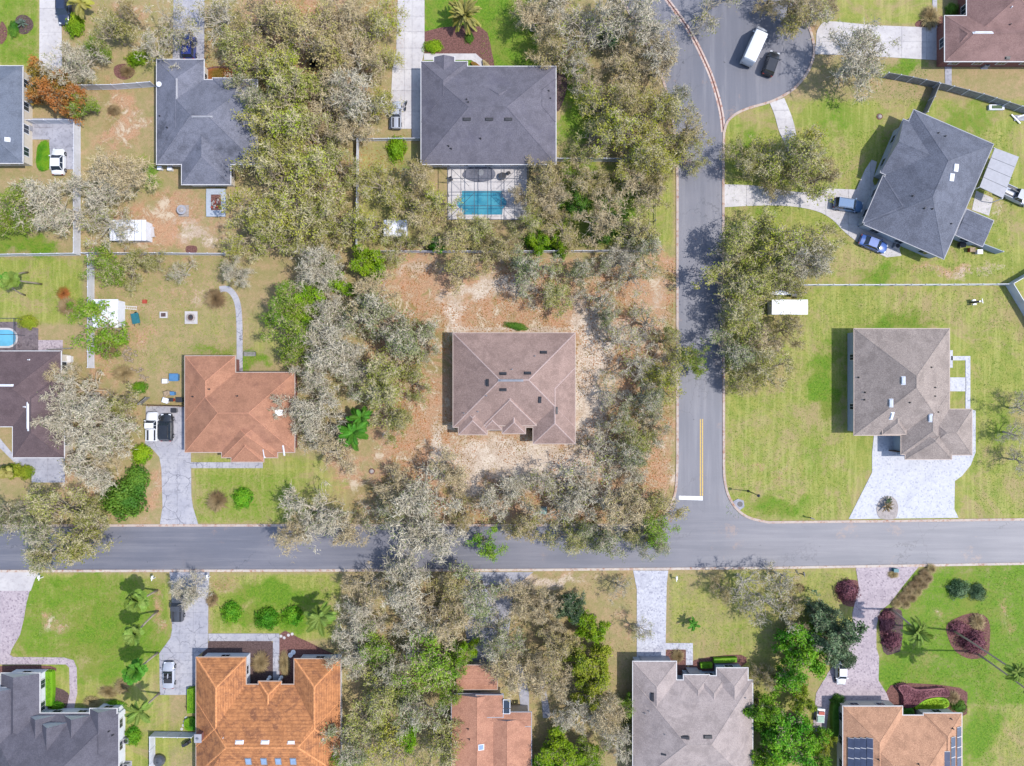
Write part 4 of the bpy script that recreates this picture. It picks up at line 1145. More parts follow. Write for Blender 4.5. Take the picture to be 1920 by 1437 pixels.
fence('white panel fence behind the carport pad at the left edge', [(42, 233), (150, 233)], 1.8)
fence('short white fence and gate from the charcoal house towards the grey bare tree', [(140, 169), (220, 168), (292, 163)], 1.8)
fence('thin white fence standing in the woods down to the lime bushes', [(673, 266), (671, 470)], 1.4)
fence('white rail fence from the fence corner to the mauve house past the lime bush', [(673, 265), (788, 264)], 1.2)
fence('long pale fence behind the wooded corner lot below the pool cage', [(673, 474), (850, 474), (1010, 474), (1226, 472)], 1.5, 'vinyl', 2.4)
fence('pale fence from the mauve house through the oaks towards the side street', [(1044, 303), (1225, 303)], 1.6)
fence('thin dark wire fence beside the side street below the oaks', [(1226, 305), (1226, 472)], 1.4, 'metal_dark', 2.4, post='metal_grey', gap=True)
fence('long white fence across the right hand lawns above the taupe house', [(1470, 536), (1700, 536), (1885, 535)], 1.4)
fence('white fence angling down to the right edge from the long fence corner', [(1885, 535), (1905, 568), (1960, 660)], 1.8)
fence('short white fence angling up to the right edge from the long fence corner', [(1885, 535), (1925, 512), (1960, 490)], 1.8)
fence('weathered grey fence between the askew slate house lawn and the brown house', [(1655, 146), (1700, 154), (1748, 164), (1830, 185), (1925, 215), (2000, 240)], 1.8, 'wood_grey', post='vinyl')
fence('short slatted fence joining the askew slate house to the grey fence', [(1750, 166), (1740, 190), (1727, 218)], 1.8, 'wood_grey', post='vinyl')
fence('white garden fence enclosing the yard left of the orange tiled house', [(291, 1500), (291, 1372), (368, 1373)], 1.7)
fence('dark low fence across the drive between the two parked vehicles and the junk', [(276, 760), (346, 762)], 1.4, 'wood_brown', post='wood_brown')
fence('short leaning grey fence left of the junk pile beside the brick red house', [(266, 758), (281, 746)], 1.3, 'wood_grey', post='wood_grey')
fence('white side wall and storage fence off the lower corner of the askew slate house', [(1790, 448), (1830, 462), (1866, 476)], 1.8, 'wall_grey')
fence('slatted grey fence at the right edge below the patio roof', [(1885, 360), (1925, 380), (1960, 395)], 1.6, 'wood_grey', post='wood_grey')
fence('thin wooden fence above the plum house roof beside the left pool', [(96, 656), (138, 654)], 1.0, 'wood_grey', post='wood_grey')
# ------------------------------------------------------------------ trees
R0 = 4.5      # crown radius the prototypes are grown at, metres

def quads(c, n, s, asp, rg):
    """small leaves: centres c (k,3), normals n, size s -> 4 verts each"""
    k = len(c)
    t = rg.normal(size=(k, 3)); t -= n * (t * n).sum(1)[:, None]; t /= np.linalg.norm(t, axis=1)[:, None] + 1e-9
    b = np.cross(n, t)
    s = s[:, None]
    return np.stack([c - t * s * asp, c - b * s * .5, c + t * s * asp, c + b * s * .5], 1).reshape(-1, 3)

def rnormals(k, up, rg):
    n = rg.normal(size=(k, 3)); n[:, 2] = np.abs(n[:, 2]) + up
    return n / np.linalg.norm(n, axis=1)[:, None]

def grow_tree(seed, kind):
    """returns (trunk mesh, crown mesh) of a tree whose crown radius is R0 and whose height is about HT"""
    rg = np.random.RandomState(seed); rr = random.Random(seed)
    cfg = dict(
        oak=dict(HT=8.5, fork=2.2, limbs=7, k=(5, 5, 6), spread=(18, 62), twl=.7, tww=.034, twn=2, leaf=4.6, ls=.16, lb=.20, curl=.36),
        leafy=dict(HT=8.2, fork=2.2, limbs=7, k=(5, 5, 6), spread=(18, 62), twl=.6, tww=.03, twn=2, leaf=11, ls=.17, lb=.24, curl=.36),
        bare=dict(HT=8.5, fork=2.2, limbs=8, k=(5, 6, 6), spread=(12, 62), twl=.8, tww=.036, twn=2, leaf=.8, ls=.13, lb=.2, curl=.42),
        sparse=dict(HT=8.0, fork=2.4, limbs=6, k=(5, 5, 5), spread=(12, 60), twl=.75, tww=.034, twn=2, leaf=1.8, ls=.15, lb=.2, curl=.42),
        dense=dict(HT=7.5, fork=1.8, limbs=7, k=(5, 6, 6), spread=(8, 72), twl=.35, tww=.03, twn=2, leaf=12, ls=.24, lb=.28, curl=.2),
        lacy=dict(HT=8.0, fork=2.5, limbs=5, k=(4, 4, 4), spread=(10, 50), twl=.4, tww=.03, twn=1, leaf=14, ls=.22, lb=.35, curl=.3),
    )[kind]
    tubes, rib = [], []
    tips, lobes = [], []
    ax = [1 + rr.uniform(-.16, .16) for _ in range(8)]
    def lenf(az):
        q = (az / (2 * math.pi) * 8) % 8; i = int(q); f = q - i
        return ax[i] * (1 - f) + ax[(i + 1) % 8] * f
    def branch(p, d, L, r, lev):
        n = (6, 5, 4, 3)[lev]
        pts, rs = [p], [r]
        for i in range(n):
            d = (d + Vector((rr.gauss(0, 1), rr.gauss(0, 1), rr.gauss(0, .7))) * cfg['curl'] / (1.4 if lev == 0 else 1)
                 + Vector((0, 0, .05 if lev else -.02))).normalized()
            p = p + d * (L / n)
            if p.z < 1.6:
                p.z = 1.6 + rr.random() * .3
            pts.append(p); rs.append(r * (1 - .72 * (i + 1) / n))
        if lev < 3:
            tubes.append((pts, rs, (7, 5, 4)[lev]))
            cnt = cfg['k'][lev]
            for j in range(cnt):
                t = rr.uniform(.22, 1.0) if j else 1.0
                q = t * n; i = min(int(q), n - 1); f = q - i
                pp = pts[i].lerp(pts[i + 1], f)
                dd = (pts[i + 1] - pts[i]).normalized()
                ang = rr.gauss(0, 1)
                side = Vector((rr.gauss(0, 1), rr.gauss(0, 1), rr.gauss(0, .65) + .15)).normalized()
                nd = (dd * rr.uniform(.5, 1.0) + side * rr.uniform(.6, 1.1)).normalized()
                branch(pp, nd, L * rr.uniform(.42, .68) * (1.1 - .25 * t), rs[i] * rr.uniform(.5, .72), lev + 1)
        else:
            tips.append((pts, rs))
    base = Vector((0, 0, -.1))
    tp = [base]
    lean = Vector((rr.uniform(-.12, .12), rr.uniform(-.12, .12), 1)).normalized()
    for i in range(3):
        tp.append(tp[-1] + lean * (cfg['fork'] + .1) / 3 + Vector((rr.uniform(-.06, .06), rr.uniform(-.06, .06), 0)))
    tubes.append((tp, [.36, .27, .24, .22], 9))
    nl = cfg['limbs']
    for i in range(nl):
        az = 2 * math.pi * i / nl + rr.uniform(-.35, .35)
        el = rad(rr.uniform(*cfg['spread'])) if i % 3 else rad(rr.uniform(50, 80))
        d = Vector((math.cos(az) * math.cos(el), math.sin(az) * math.cos(el), math.sin(el)))
        start = tp[-1] if rr.random() < .6 else tp[-2].lerp(tp[-1], rr.random())
        branch(start, d, (R0 * .80 * lenf(az % (2 * math.pi))) * (1.0 if el < 1 else 1.15), .17 * rr.uniform(.75, 1.1), 0)
    # tubes -> arrays
    V, F = [], []
    nv = 0
    for pts, rs, n in tubes:
        m = len(pts)
        for i, p in enumerate(pts):
            d = (pts[min(i + 1, m - 1)] - pts[max(i - 1, 0)]).normalized()
            a = d.orthogonal().normalized(); b = d.cross(a)
            for k in range(n):
                t = 6.2832 * k / n
                V.append(p + (a * math.cos(t) + b * math.sin(t)) * rs[i])
        for i in range(m - 1):
            for k in range(n):
                k2 = (k + 1) % n
                F.append((nv + i * n + k, nv + i * n + k2, nv + (i + 1) * n + k2, nv + (i + 1) * n + k))
        nv += m * n
    trunk = fastmesh('trunk', np.array([tuple(v) for v in V]), [np.array(F)], [M['bark']], smooth=True)
    # twigs: slender tapered blades along and around every last branch
    TP = np.array([[tuple(p) for p in pts] for pts, _ in tips])        # (n, 4, 3)
    n = len(TP)
    # crowns are broken: whole sprays thin out where growth is weak
    den0 = np.array([mnoise.noise(Vector(tuple(p * .42)) + Vector((seed, 0, 0))) for p in TP[:, 1]])
    keep = den0 > {'oak': -.17, 'leafy': -.24, 'bare': -.12, 'sparse': -.08, 'dense': -.3, 'lacy': -.2}[kind]
    TP = TP[keep]; n = len(TP)
    segA = TP[:, :-1].reshape(-1, 3); segB = TP[:, 1:].reshape(-1, 3)
    def blades(a, b, w0, w1):
        d = b - a; d /= np.linalg.norm(d, axis=1)[:, None] + 1e-9
        s = rg.normal(size=a.shape); s -= d * (s * d).sum(1)[:, None]; s /= np.linalg.norm(s, axis=1)[:, None] + 1e-9
        return np.stack([a - s * w0, a + s * w0, b + s * w1, b - s * w1], 1).reshape(-1, 3)
    w = cfg['tww']
    parts = [blades(segA, segB, w * 1.2, w * .9)]
    K = cfg['twn']
    idx = rg.randint(0, n, n * K); t = rg.uniform(.1, 1, n * K)[:, None]; j = rg.randint(0, 3, n * K)
    a = TP[idx, j] * (1 - t) + TP[idx, j + 1] * t
    dd = (TP[idx, j + 1] - TP[idx, j]); dd /= np.linalg.norm(dd, axis=1)[:, None] + 1e-9
    sd = rg.normal(size=a.shape) * np.array([1, 1, .8]); sd /= np.linalg.norm(sd, axis=1)[:, None]
    dr = dd * .6 + sd; dr /= np.linalg.norm(dr, axis=1)[:, None]
    Ls = cfg['twl'] * rg.uniform(.5, 1.2, len(a))[:, None]
    mid = a + dr * Ls * .5; dr2 = dr + rg.normal(size=dr.shape) * .4; dr2 /= np.linalg.norm(dr2, axis=1)[:, None]
    end = mid + dr2 * Ls * .5
    parts += [blades(a, mid, w * .75, w * .6), blades(mid, end, w * .6, w * .25)]
    TW = np.concatenate(parts)
    ntw = len(TW) // 4
    # leaves, in bunches round the twig ends
    nl_ = int(len(end) * 1.0)
    k = int(n * cfg['leaf'])
    pick = rg.randint(0, len(end), k)
    # clumps of thicker and thinner leafing
    dens = np.array([mnoise.noise(Vector(tuple(p * .55))) for p in end[pick]]) + rg.uniform(-.35, .35, k)
    pick = pick[dens > -.10]
    c = end[pick] + rg.normal(size=(len(pick), 3)) * cfg['lb']
    LV = quads(c, rnormals(len(c), .5, rg), cfg['ls'] * rg.uniform(.6, 1.25, len(c)), .9, rg)
    Vall = np.concatenate([TW, LV])
    nq = len(Vall) // 4
    # fit to R0
    rr_ = np.percentile(np.hypot(Vall[:, 0], Vall[:, 1]), 96)
    f = R0 / rr_
    F = np.arange(nq * 4).reshape(-1, 4)
    mi = np.zeros(nq, int); mi[ntw:] = 1
    crown = fastmesh('crown', Vall * f, [F], [M['twig'], M['oak_olive']], mi)
    for v in trunk.vertices:
        v.co *= f
    return trunk, crown, float(np.percentile(Vall[:, 2], 90) * f)

PROTO = {}
for kind, n in (('oak', 4), ('leafy', 2), ('bare', 4), ('sparse', 2), ('dense', 3), ('lacy', 2)):
    PROTO[kind] = [grow_tree(100 + 17 * i + len(kind) * 7, kind) for i in range(n)]

#         style: (prototype kind, twig material, leaf material, bark, look words, object name, leaf word)
ST = {
 'O': ('oak', 'twig', 'oak_olive', 'bark', 'olive green half leafed oak', 'oak_tree'),
 'Y': ('oak', 'twig', 'oak_yellow', 'bark', 'yellow-green budding oak', 'oak_tree'),
 'G': ('oak', 'twig_grey', 'oak_grey', 'bark', 'grey-green mossy oak', 'oak_tree'),
 'T': ('oak', 'twig_tan', 'oak_tan', 'bark', 'pale tan twiggy oak', 'oak_tree'),
 'B': ('bare', 'twig_grey', 'oak_grey', 'bark_pale', 'bare grey branched tree', 'bare_tree'),
 'C': ('bare', 'twig_tan', 'oak_tan', 'bark_pale', 'bare beige branched tree', 'bare_tree'),
 'K': ('sparse', 'twig_grey', 'oak_olive', 'bark_pale', 'thin see-through tree with tangled twigs', 'bare_tree'),
 'S': ('leafy', 'twig', 'leaf_spring', 'bark', 'fresh green leafed tree', 'leafy_tree'),
 'L': ('dense', 'twig', 'leaf_lime', 'bark', 'bright lime green leafy tree', 'leafy_tree'),
 'N': ('dense', 'twig', 'leaf_bright', 'bark', 'dense vivid green broadleaf tree', 'leafy_tree'),
 'D': ('dense', 'twig_grey', 'leaf_dark', 'bark', 'dense dark silvery green tree', 'leafy_tree'),
 'E': ('dense', 'twig', 'leaf_green', 'bark', 'deep green leafy tree', 'leafy_tree'),
 'M': ('dense', 'twig', 'leaf_magnolia', 'bark', 'glossy yellow-green magnolia', 'magnolia_tree'),
 'R': ('dense', 'twig_tan', 'leaf_rust', 'bark', 'rust brown feathery tree', 'cypress_tree'),
 'F': ('lacy', 'twig', 'leaf_spring', 'bark', 'open bright green tree with loose sprays', 'leafy_tree'),
 'A': ('lacy', 'twig', 'leaf_lime', 'bark', 'airy lime green tree with loose leaf sprays', 'leafy_tree'),
}
TREES = """
B 150 118 46;O 215 66 36;S 190 92 22;K 292 96 44;K 312 40 42;K 352 58 34;R 92 158 38;R 130 186 36;S 160 200 24;T 250 30 24
K 420 30 52;T 480 40 54;T 552 26 54;C 640 34 54;Y 706 46 44;O 462 108 50;Y 520 112 54;T 590 92 56;C 662 102 56;Y 716 112 34
G 486 178 46;O 548 178 56;C 612 180 56;B 668 182 50;Y 706 196 40;Y 502 242 44;Y 530 250 58;O 596 262 56;C 650 246 46
O 520 318 58;Y 584 330 58;O 640 318 44;Y 498 384 52;Y 548 396 56;O 612 390 56;Y 464 442 42;O 512 452 50;B 604 496 50;O 580 440 44
Y 716 350 48;T 776 346 44;Y 700 422 42;T 784 396 44;O 748 466 38;T 846 440 42;Y 826 380 34;O 900 446 40;T 922 436 26
C 998 34 46;B 1058 18 52;K 1108 64 54;B 1170 26 56;B 1222 70 50;C 1160 110 50;T 1046 94 46;D 1150 76 26;C 1236 126 40;K 1080 130 42;C 1108 150 36
Y 1130 206 48;T 1186 178 50;Y 1170 244 54;Y 1234 226 50;O 1108 264 44;Y 1236 288 50;T 1286 250 38;G 1270 196 30;O 1290 300 34;Y 1180 296 40
E 1084 384 22;E 1134 440 20;L 1050 458 20;N 1184 350 20;L 1010 456 20;E 1160 410 18;S 1064 330 24;T 1012 336 38;C 1042 382 44;T 1092 334 42;T 1140 348 32;C 1192 344 44;T 1232 360 34;O 986 420 32;T 1054 428 40;C 1128 416 48;T 1190 436 42;T 940 466 34;C 972 372 18
T 872 512 40;G 1000 500 46;O 1048 544 38;K 984 546 32;G 1098 516 34;B 1156 494 40;G 1206 476 38;K 1126 560 40;K 1186 520 34
L 692 494 30;L 640 534 24;L 618 500 18;L 706 508 20;S 556 556 42;S 548 616 42;L 586 560 26;S 530 590 30;L 572 600 20;S 566 662 34;B 600 506 40;C 700 548 46;B 640 590 50;G 706 602 58;B 616 644 50;G 764 622 54;B 664 678 54;O 738 690 52;G 798 646 36;B 590 704 42
B 596 752 58;O 716 752 50;O 782 722 34;B 560 770 36;B 606 810 42;C 628 848 44;G 690 720 46;O 745 790 34;C 640 990 44;B 596 962 62;C 556 1000 34
B 790 944 70;C 738 906 48;G 722 960 40;B 812 1000 48;C 850 890 42;K 920 950 40;F 905 1015 38;T 870 960 34
B 962 918 46;K 1012 900 42;K 1078 890 50;K 1126 842 44;G 1190 836 44;B 1190 880 44;B 1100 942 54;C 1170 952 46;K 1046 960 42;G 1136 1002 38;S 1232 992 30;G 1216 1018 34;T 1236 950 36;T 984 974 38;O 1066 1004 38;O 1196 1000 28;G 1104 1000 30
K 1166 636 46;K 1216 606 38;K 1190 684 44;O 1246 640 30;Y 1250 692 40;S 1300 676 26;K 1140 736 34;G 1204 744 42;K 1156 786 36;Y 1240 722 32;G 1224 800 36;O 1196 816 34;G 1132 590 24
O 1396 300 38;Y 1440 296 44;O 1490 316 58;Y 1516 286 42;T 1536 334 34;T 1460 340 34
O 1398 456 52;Y 1470 446 50;O 1540 470 46;B 1506 492 42;O 1390 520 56;O 1448 506 44;O 1402 586 54;G 1372 556 38;G 1380 650 44;C 1438 640 48;O 1430 692 48;T 1400 720 34;T 1470 620 32;O 1470 540 34;G 1366 480 26
B 1598 114 54;K 1644 94 40;T 1484 22 42;K 1530 28 44;T 1450 -10 42;K 1330 10 44;C 1560 10 24;K 1380 -20 40
S 34 388 46;S 16 420 30;B 110 388 66;B 190 350 56;C 230 330 44;K 204 420 44;K 238 424 36;S 200 500 34;O 246 512 32;O 290 486 26;F 196 604 50;F 150 590 26;F 210 640 28;B 442 512 30;K 344 512 28
B 160 740 54;B 190 802 54;B 116 790 48;O 238 752 34;B 176 866 54;O 118 962 62;G 66 1006 46;O 150 1004 48;O 96 1040 34;O 176 976 38;G 8 966 40;C 126 700 34;K 236 796 32;G 52 960 34;C 214 840 30
B 348 1112 42;C 696 1096 46;B 764 1090 50;T 842 1106 42;B 690 1158 50;B 772 1176 58;C 850 1160 42;B 664 1226 48;G 726 1246 44;S 800 1240 50;S 858 1238 32;O 700 1306 54;G 786 1322 52;S 752 1290 26;S 842 1292 34;G 664 1386 46;Y 742 1402 50;O 820 1402 48;S 640 1430 34;L 764 1378 22;O 700 1360 36;C 800 1140 46;O 850 1350 26
G 900 1106 48;C 962 1122 48;G 934 1190 48;C 956 1250 42;C 1004 1140 38;D 1070 1134 26;L 1090 1164 30;L 1118 1180 24;L 1100 1420 26;L 1020 1420 24;S 700 1212 34;S 1176 1320 20;L 870 1222 26;T 1046 1222 42;M 1108 1250 38;M 1100 1290 34;M 1076 1216 22;C 1030 1290 48;B 1084 1344 46;C 1136 1330 38;L 1046 1404 34;S 1100 1424 36;B 1148 1384 40;K 1160 1100 26;K 1196 1180 26;C 1040 1180 32;N 1030 1430 30;C 1010 1240 28
K 1400 1092 46;K 1466 1082 34;K 1440 1130 46;T 1486 1124 30;N 1490 1196 34;N 1498 1252 50;D 1562 1190 46;D 1540 1152 26;D 1580 1218 30;N 1430 1326 34;N 1476 1390 46;N 1440 1360 32;N 1522 1376 26;M 1536 1384 20;T 1430 1264 24;N 1440 1426 34;C 1500 1176 22;N 1530 1420 26;M 1500 1310 22;T 1350 1100 26
K 1916 766 30;K 1900 812 30;K 1912 864 26
"""
LMK = [(44, 200, 'the blue-grey roof at the left edge'), (105, 290, 'the white car on the carport pad'), (390, 230, 'the charcoal roofed house'), (580, 20, 'the dense woods at the top edge'),
       (745, 215, 'the leaf covered pickup'), (915, 220, 'the mauve roofed pool house'), (870, 28, 'the big golden date palm'), (900, 382, 'the teal swimming pool'), (745, 278, 'the lime bush by the thin fence'),
       (1320, 60, 'the curved valley gutter'), (1420, 80, 'the long white van'), (1650, 80, 'the pale driveway at the top right'), (1745, 340, 'the askew slate house'), (1400, 366, 'the curving pale driveway'),
       (1480, 577, 'the white roofed shed'), (1312, 640, 'the shaded middle of the side street'), (1314, 850, 'the yellow centre line'), (965, 720, 'the brownish pink centre house'), (1100, 700, 'the sandy strip beside the centre house'),
       (450, 770, 'the brick red roofed house'), (335, 920, 'the cracked concrete driveway'), (236, 940, 'the deep green roadside bush'), (60, 750, 'the plum roofed house'), (198, 588, 'the white shed by the vertical fence'),
       (240, 432, 'the white playhouse roof'), (150, 400, 'the left vertical white fence'), (664, 812, 'the bright green palm'), (1018, 957, 'the pale utility box'), (1295, 934, 'the white stop line'),
       (500, 1350, 'the orange tiled house'), (348, 1150, 'the lower left concrete driveway'), (900, 1370, 'the salmon gabled house'), (895, 1270, 'the small rust brown roof'), (1220, 1150, 'the straight paver driveway'),
       (1300, 1340, 'the grey-taupe roofed house'), (1578, 1263, 'the white car on the pink pavers'), (700, 500, 'the lime tree at the back fence'), (605, 1010, 'the road where branches overhang it'), (800, 530, 'the red-brown shaded clearing'), (1690, 1390, 'the solar panel house'),
       (1180, 470, 'the back fence near the street'), (1664, 952, 'the oval planted island'), (540, 560, 'the top of the curved garden path'), (1592, 1110, 'the round plum coloured bed'), (345, 392, 'the round birdbath'), (780, 1068, 'the lower kerb under the leaning shadows')]
used_labels = {}
def where(x, y, tries=0):
    d = sorted((math.hypot(x - a, y - b), a, b, w) for a, b, w in LMK)
    ds, a, b, w = d[tries]
    dx, dy = x - a, y - b
    if ds < 20:
        s = 'right at'
    else:
        v = 'above' if dy < -abs(dx) * .45 else ('below' if dy > abs(dx) * .45 else '')
        hh = 'left of' if dx < -abs(dy) * .45 else ('right of' if dx > abs(dy) * .45 else '')
        s = (v + ' and ' + hh) if v and hh else (v or hh)
        if ds > 110:
            s = 'well ' + s
        elif ds < 45:
            s = 'just ' + s
    return s + ' ' + w
def unique(look, x, y):
    for pre in ('', 'overlapping ', 'spreading ', 'uneven ', 'ragged '):
        for k in range(6):
            L = f'{pre}{look} {where(x, y, k)}'
            L = L[0].lower() + L[1:]
            if L not in used_labels and len(L.replace('-', ' ').split()) <= 16 and L not in used_labels:
                used_labels[L] = 1
                return L
    return f'{look} {where(x, y, 0)}'

GROUPS = {'oak_tree': 'oaks spread over the lots', 'bare_tree': 'bare branched trees', 'leafy_tree': 'green leafed trees', 'magnolia_tree': 'magnolias below the road', 'cypress_tree': 'rust brown trees'}
cnt = 0
for item in TREES.replace('\n', ';').split(';'):
    if not item.strip():
        continue
    k, x, y, r = item.split(); x, y, r = float(x), float(y), float(r)
    kind, tw, lf, bk, look, nm = ST[k]
    proto = PROTO[kind][cnt % len(PROTO[kind])]
    sc = r * S / R0 * 1.10
    zc = proto[2] * .62 * sc
    loc = G(x, y, zc, 0)
    size = 'large ' if r >= 54 else ('small ' if r < 34 else '')
    t = thing(nm, unique(size + look, x, y), 'tree', loc, rnd.uniform(0, 6.283), GROUPS[nm])
    hz = sc ** .6 if sc < 1 else sc ** .8
    t.scale = (sc, sc * rnd.uniform(.92, 1.08), hz)
    a = link(bpy.data.objects.new('trunk', proto[0]), t)
    b = link(bpy.data.objects.new('crown', proto[1]), t)
    a.material_slots[0].link = 'OBJECT'; a.material_slots[0].material = M[bk]
    for i, mm in enumerate((tw, lf)):
        b.material_slots[i].link = 'OBJECT'; b.material_slots[i].material = M[mm]
    cnt += 1

# ------------------------------------------------------------------ shrubs, hedges, grasses
def bush_mesh(seed, style):
    rg = np.random.RandomState(seed)
    n = {'round': 2600, 'straw': 900}[style]
    if style == 'round':
        d = rg.normal(size=(n, 3)); d /= np.linalg.norm(d, axis=1)[:, None]; d[:, 2] = np.abs(d[:, 2])
        lump = np.array([1 + .42 * mnoise.noise(Vector(tuple(q * 2.2)) + Vector((seed, 0, 0))) for q in d])
        r = rg.uniform(.58, 1.08, n) * lump
        c = d * r[:, None]; c[:, 2] = c[:, 2] * .9 + .08
        nn = d + rg.normal(size=d.shape) * .5; nn /= np.linalg.norm(nn, axis=1)[:, None]
        V = quads(c, nn, rg.uniform(.05, .11, n), .9, rg)
        # woody heart
        core = []
    else:
        az = rg.uniform(0, 6.283, n); el = rg.uniform(.15, 1.35, n); L = rg.uniform(.6, 1.15, n)
        d = np.stack([np.cos(az) * np.cos(el), np.sin(az) * np.cos(el), np.sin(el)], 1)
        a = rg.normal(size=(n, 3)) * .08; a[:, 2] = np.abs(a[:, 2])
        b = a + d * L[:, None] * .6; e = b + (d - np.array([0, 0, .6])) * L[:, None] * .4
        s = np.stack([-d[:, 1], d[:, 0], d[:, 2] * 0], 1) * .022
        V1 = np.stack([a - s, a + s, b + s, b - s], 1).reshape(-1, 3)
        V2 = np.stack([b - s, b + s, e + s * .3, e - s * .3], 1).reshape(-1, 3)
        V = np.concatenate([V1, V2])
    F = np.arange(len(V)).reshape(-1, 4)
    return fastmesh('foliage', V, [F], [M['leaf_green']])
def core_mesh():
    bm = bmesh.new(); bmesh.ops.create_icosphere(bm, subdivisions=2, radius=.62)
    for v in bm.verts:
        v.co.z = max(v.co.z, -.05)
        v.co *= 1 + .12 * mnoise.noise(v.co * 3)
    me = bpy.data.meshes.new('stems'); bm.to_mesh(me); bm.free(); me.materials.append(M['leaf_green']); return me
BUSH = [bush_mesh(i, 'round') for i in range(3)]
STRAW = [bush_mesh(5 + i, 'straw') for i in range(2)]
CORE = core_mesh()
SH = """
leaf_lime 138 44 17 24 rounded lime green shrub beside the top left driveway;leaf_lime 742 277 18 24 rounded lime green shrub where the thin fence meets the driveway
leaf_lime 262 852 18 20 olive lime ball shrub above the curved driveway edge;leaf_green 226 938 40 36 wide deep green roadside bush left of the cracked driveway;leaf_green 252 902 22 30 deep green bush behind the bare branches by the driveway
leaf_bright 452 935 18 20 low round lime green ground shrub on the lawn above the road;leaf_bright 500 1162 22 20 round green shrub on the lush lawn, middle of three
leaf_bright 548 1156 19 18 round green shrub on the lush lawn, right of three;leaf_bright 432 1150 18 20 round green shrub by the lower driveway, left of three;leaf_green 1188 346 14 20 small vivid green shrub deep between pale oaks
leaf_bright 820 458 20 14 bright green low shrub behind the back fence;leaf_bright 1012 456 38 12 row of bright green shrubs along the back fence;leaf_bright 1052 464 14 20 bright green shrub at the right end of the fence row
leaf_bright 248 1382 14 18 round green shrub at the side of the gabled slate house;leaf_dark 1800 1106 20 18 blue-green shrub on the lush right lawn, bigger of two;leaf_dark 1836 1112 15 16 blue-green shrub on the lush right lawn, smaller of two
leaf_green 1572 1317 13 14 clipped ball shrub at the garage corner of the solar panel house;leaf_green 1800 1326 14 12 clipped dark shrub at the right corner of the purple bed;leaf_straw 1836 1168 16 18 dry brown rounded bush behind the plum bed on the lawn
leaf_plum 1592 1110 20 20 plum coloured ring shrub at the mouth of the pink drive;leaf_plum 1664 1168 14 24 plum shrub along the pink drive, upper;leaf_plum 1674 1204 18 16 plum shrub along the pink drive, lower;leaf_plum 1800 1180 18 14 plum shrub in the lawn bed, upper left;leaf_plum 1828 1204 24 22 wide plum shrub in the lawn bed, lower right
leaf_green 24 54 9 16 dark green shrub cut by the left edge in the top lawn;leaf_green 880 70 8 11 dark green upright shrub in the pebble bed;leaf_lime 812 86 18 12 yellow-green shrub by the curved white walk
leaf_straw 226 1290 16 16 dry brown bush beside the gabled slate house walk;leaf_straw 200 1300 20 12 low straggly straw bush in front of the slate gables;leaf_straw 170 1318 18 12 pale straw bush nearest the curved paver walk
leaf_bright 216 1322 18 8 low green hedge in front of the slate gables;leaf_bright 104 1326 14 9 low green shrub under the slate house gable;leaf_straw 396 1126 13 16 wispy tan brush where the grey twigs meet the lower lawn
leaf_straw 404 942 22 22 round straw coloured grass clump on the lawn by the driveway;leaf_straw 236 132 15 13 spiky straw clump in a ring bed above the short fence;leaf_straw 212 206 14 11 straggly grey clump in the orange dirt
leaf_straw 400 560 22 20 straw clump left of the curved path top;leaf_straw 486 1244 18 22 dry clump in the courtyard bed left of the walk;leaf_straw 532 1246 12 26 dry clump in the courtyard bed right of the walk
leaf_magnolia 50 604 18 13 orange-green spiky shrub above the blue pool;leaf_straw 1272 1232 14 14 straw clump in the small bed by the grey-taupe garage;leaf_straw 1748 30 20 24 straggly tan shrub beside the brown house walk;leaf_green 1786 18 12 14 dark green shrub against the brown house wall
leaf_straw 355 1328 8 8 pale round shrub beside the clipped driveway hedge;leaf_straw 1790 1310 14 14 dry straw shrub at the end of the purple bed;leaf_green 968 612 22 7 low grassy green clump behind the centre house
leaf_straw 210 46 14 14 dry shrub in the sparse top left yard;leaf_lime 255 108 22 14 yellow-green low shrub above the short white gate;leaf_rust 116 550 14 14 rusty brown low bush in the yard left of the fence;leaf_straw 122 574 20 20 grey straw brush in the yard left of the fence
leaf_magnolia 20 884 22 14 yellow-green frondy shrub by the left edge drive;leaf_magnolia 46 886 14 14 yellow-green shrub beside the left edge drive, right hand one;leaf_bright 1718 1300 4 4 tiny green shrub inside the purple bed
leaf_straw 200 656 26 18 dry brush beside the log pile;leaf_straw 230 700 24 16 straggly brush below the log piles;leaf_bright 258 728 16 12 bright green shrub at the leaning fence
leaf_straw 1676 1078 12 8 rusty leafed low shrub at the top of the pink drive;leaf_dark 1030 145 10 8 dark shrub at the corner of the mauve roof;leaf_straw 1500 1104 10 8 thin straw shrub near the lower kerb
"""
for item in SH.replace('\n', ';').split(';'):
    if not item.strip():
        continue
    w = item.split()
    mat, x, y, rx, ry = w[0], *map(float, w[1:5]); lab = ' '.join(w[5:])
    st = mat in ('leaf_straw', 'leaf_rust') and rx > 10
    h = min(rx, ry) * S * (.9 if not st else .8)
    t = thing('grass_clump' if st else 'shrub', lab, 'grass clump' if st else 'shrub', G(x, y, h * .6, 0), rnd.uniform(-.2, .2))
    t.scale = (rx * S, ry * S, max(h, .4))
    me = (STRAW if st else BUSH)[rnd.randrange(2)]
    f = link(bpy.data.objects.new('foliage', me), t)
    f.rotation_euler = (0, 0, rnd.uniform(-.3, .3))
    f.material_slots[0].link = 'OBJECT'; f.material_slots[0].material = M[mat]
    if not st:
        q = link(bpy.data.objects.new('stems', CORE), t)
        q.material_slots[0].link = 'OBJECT'; q.material_slots[0].material = M[mat]

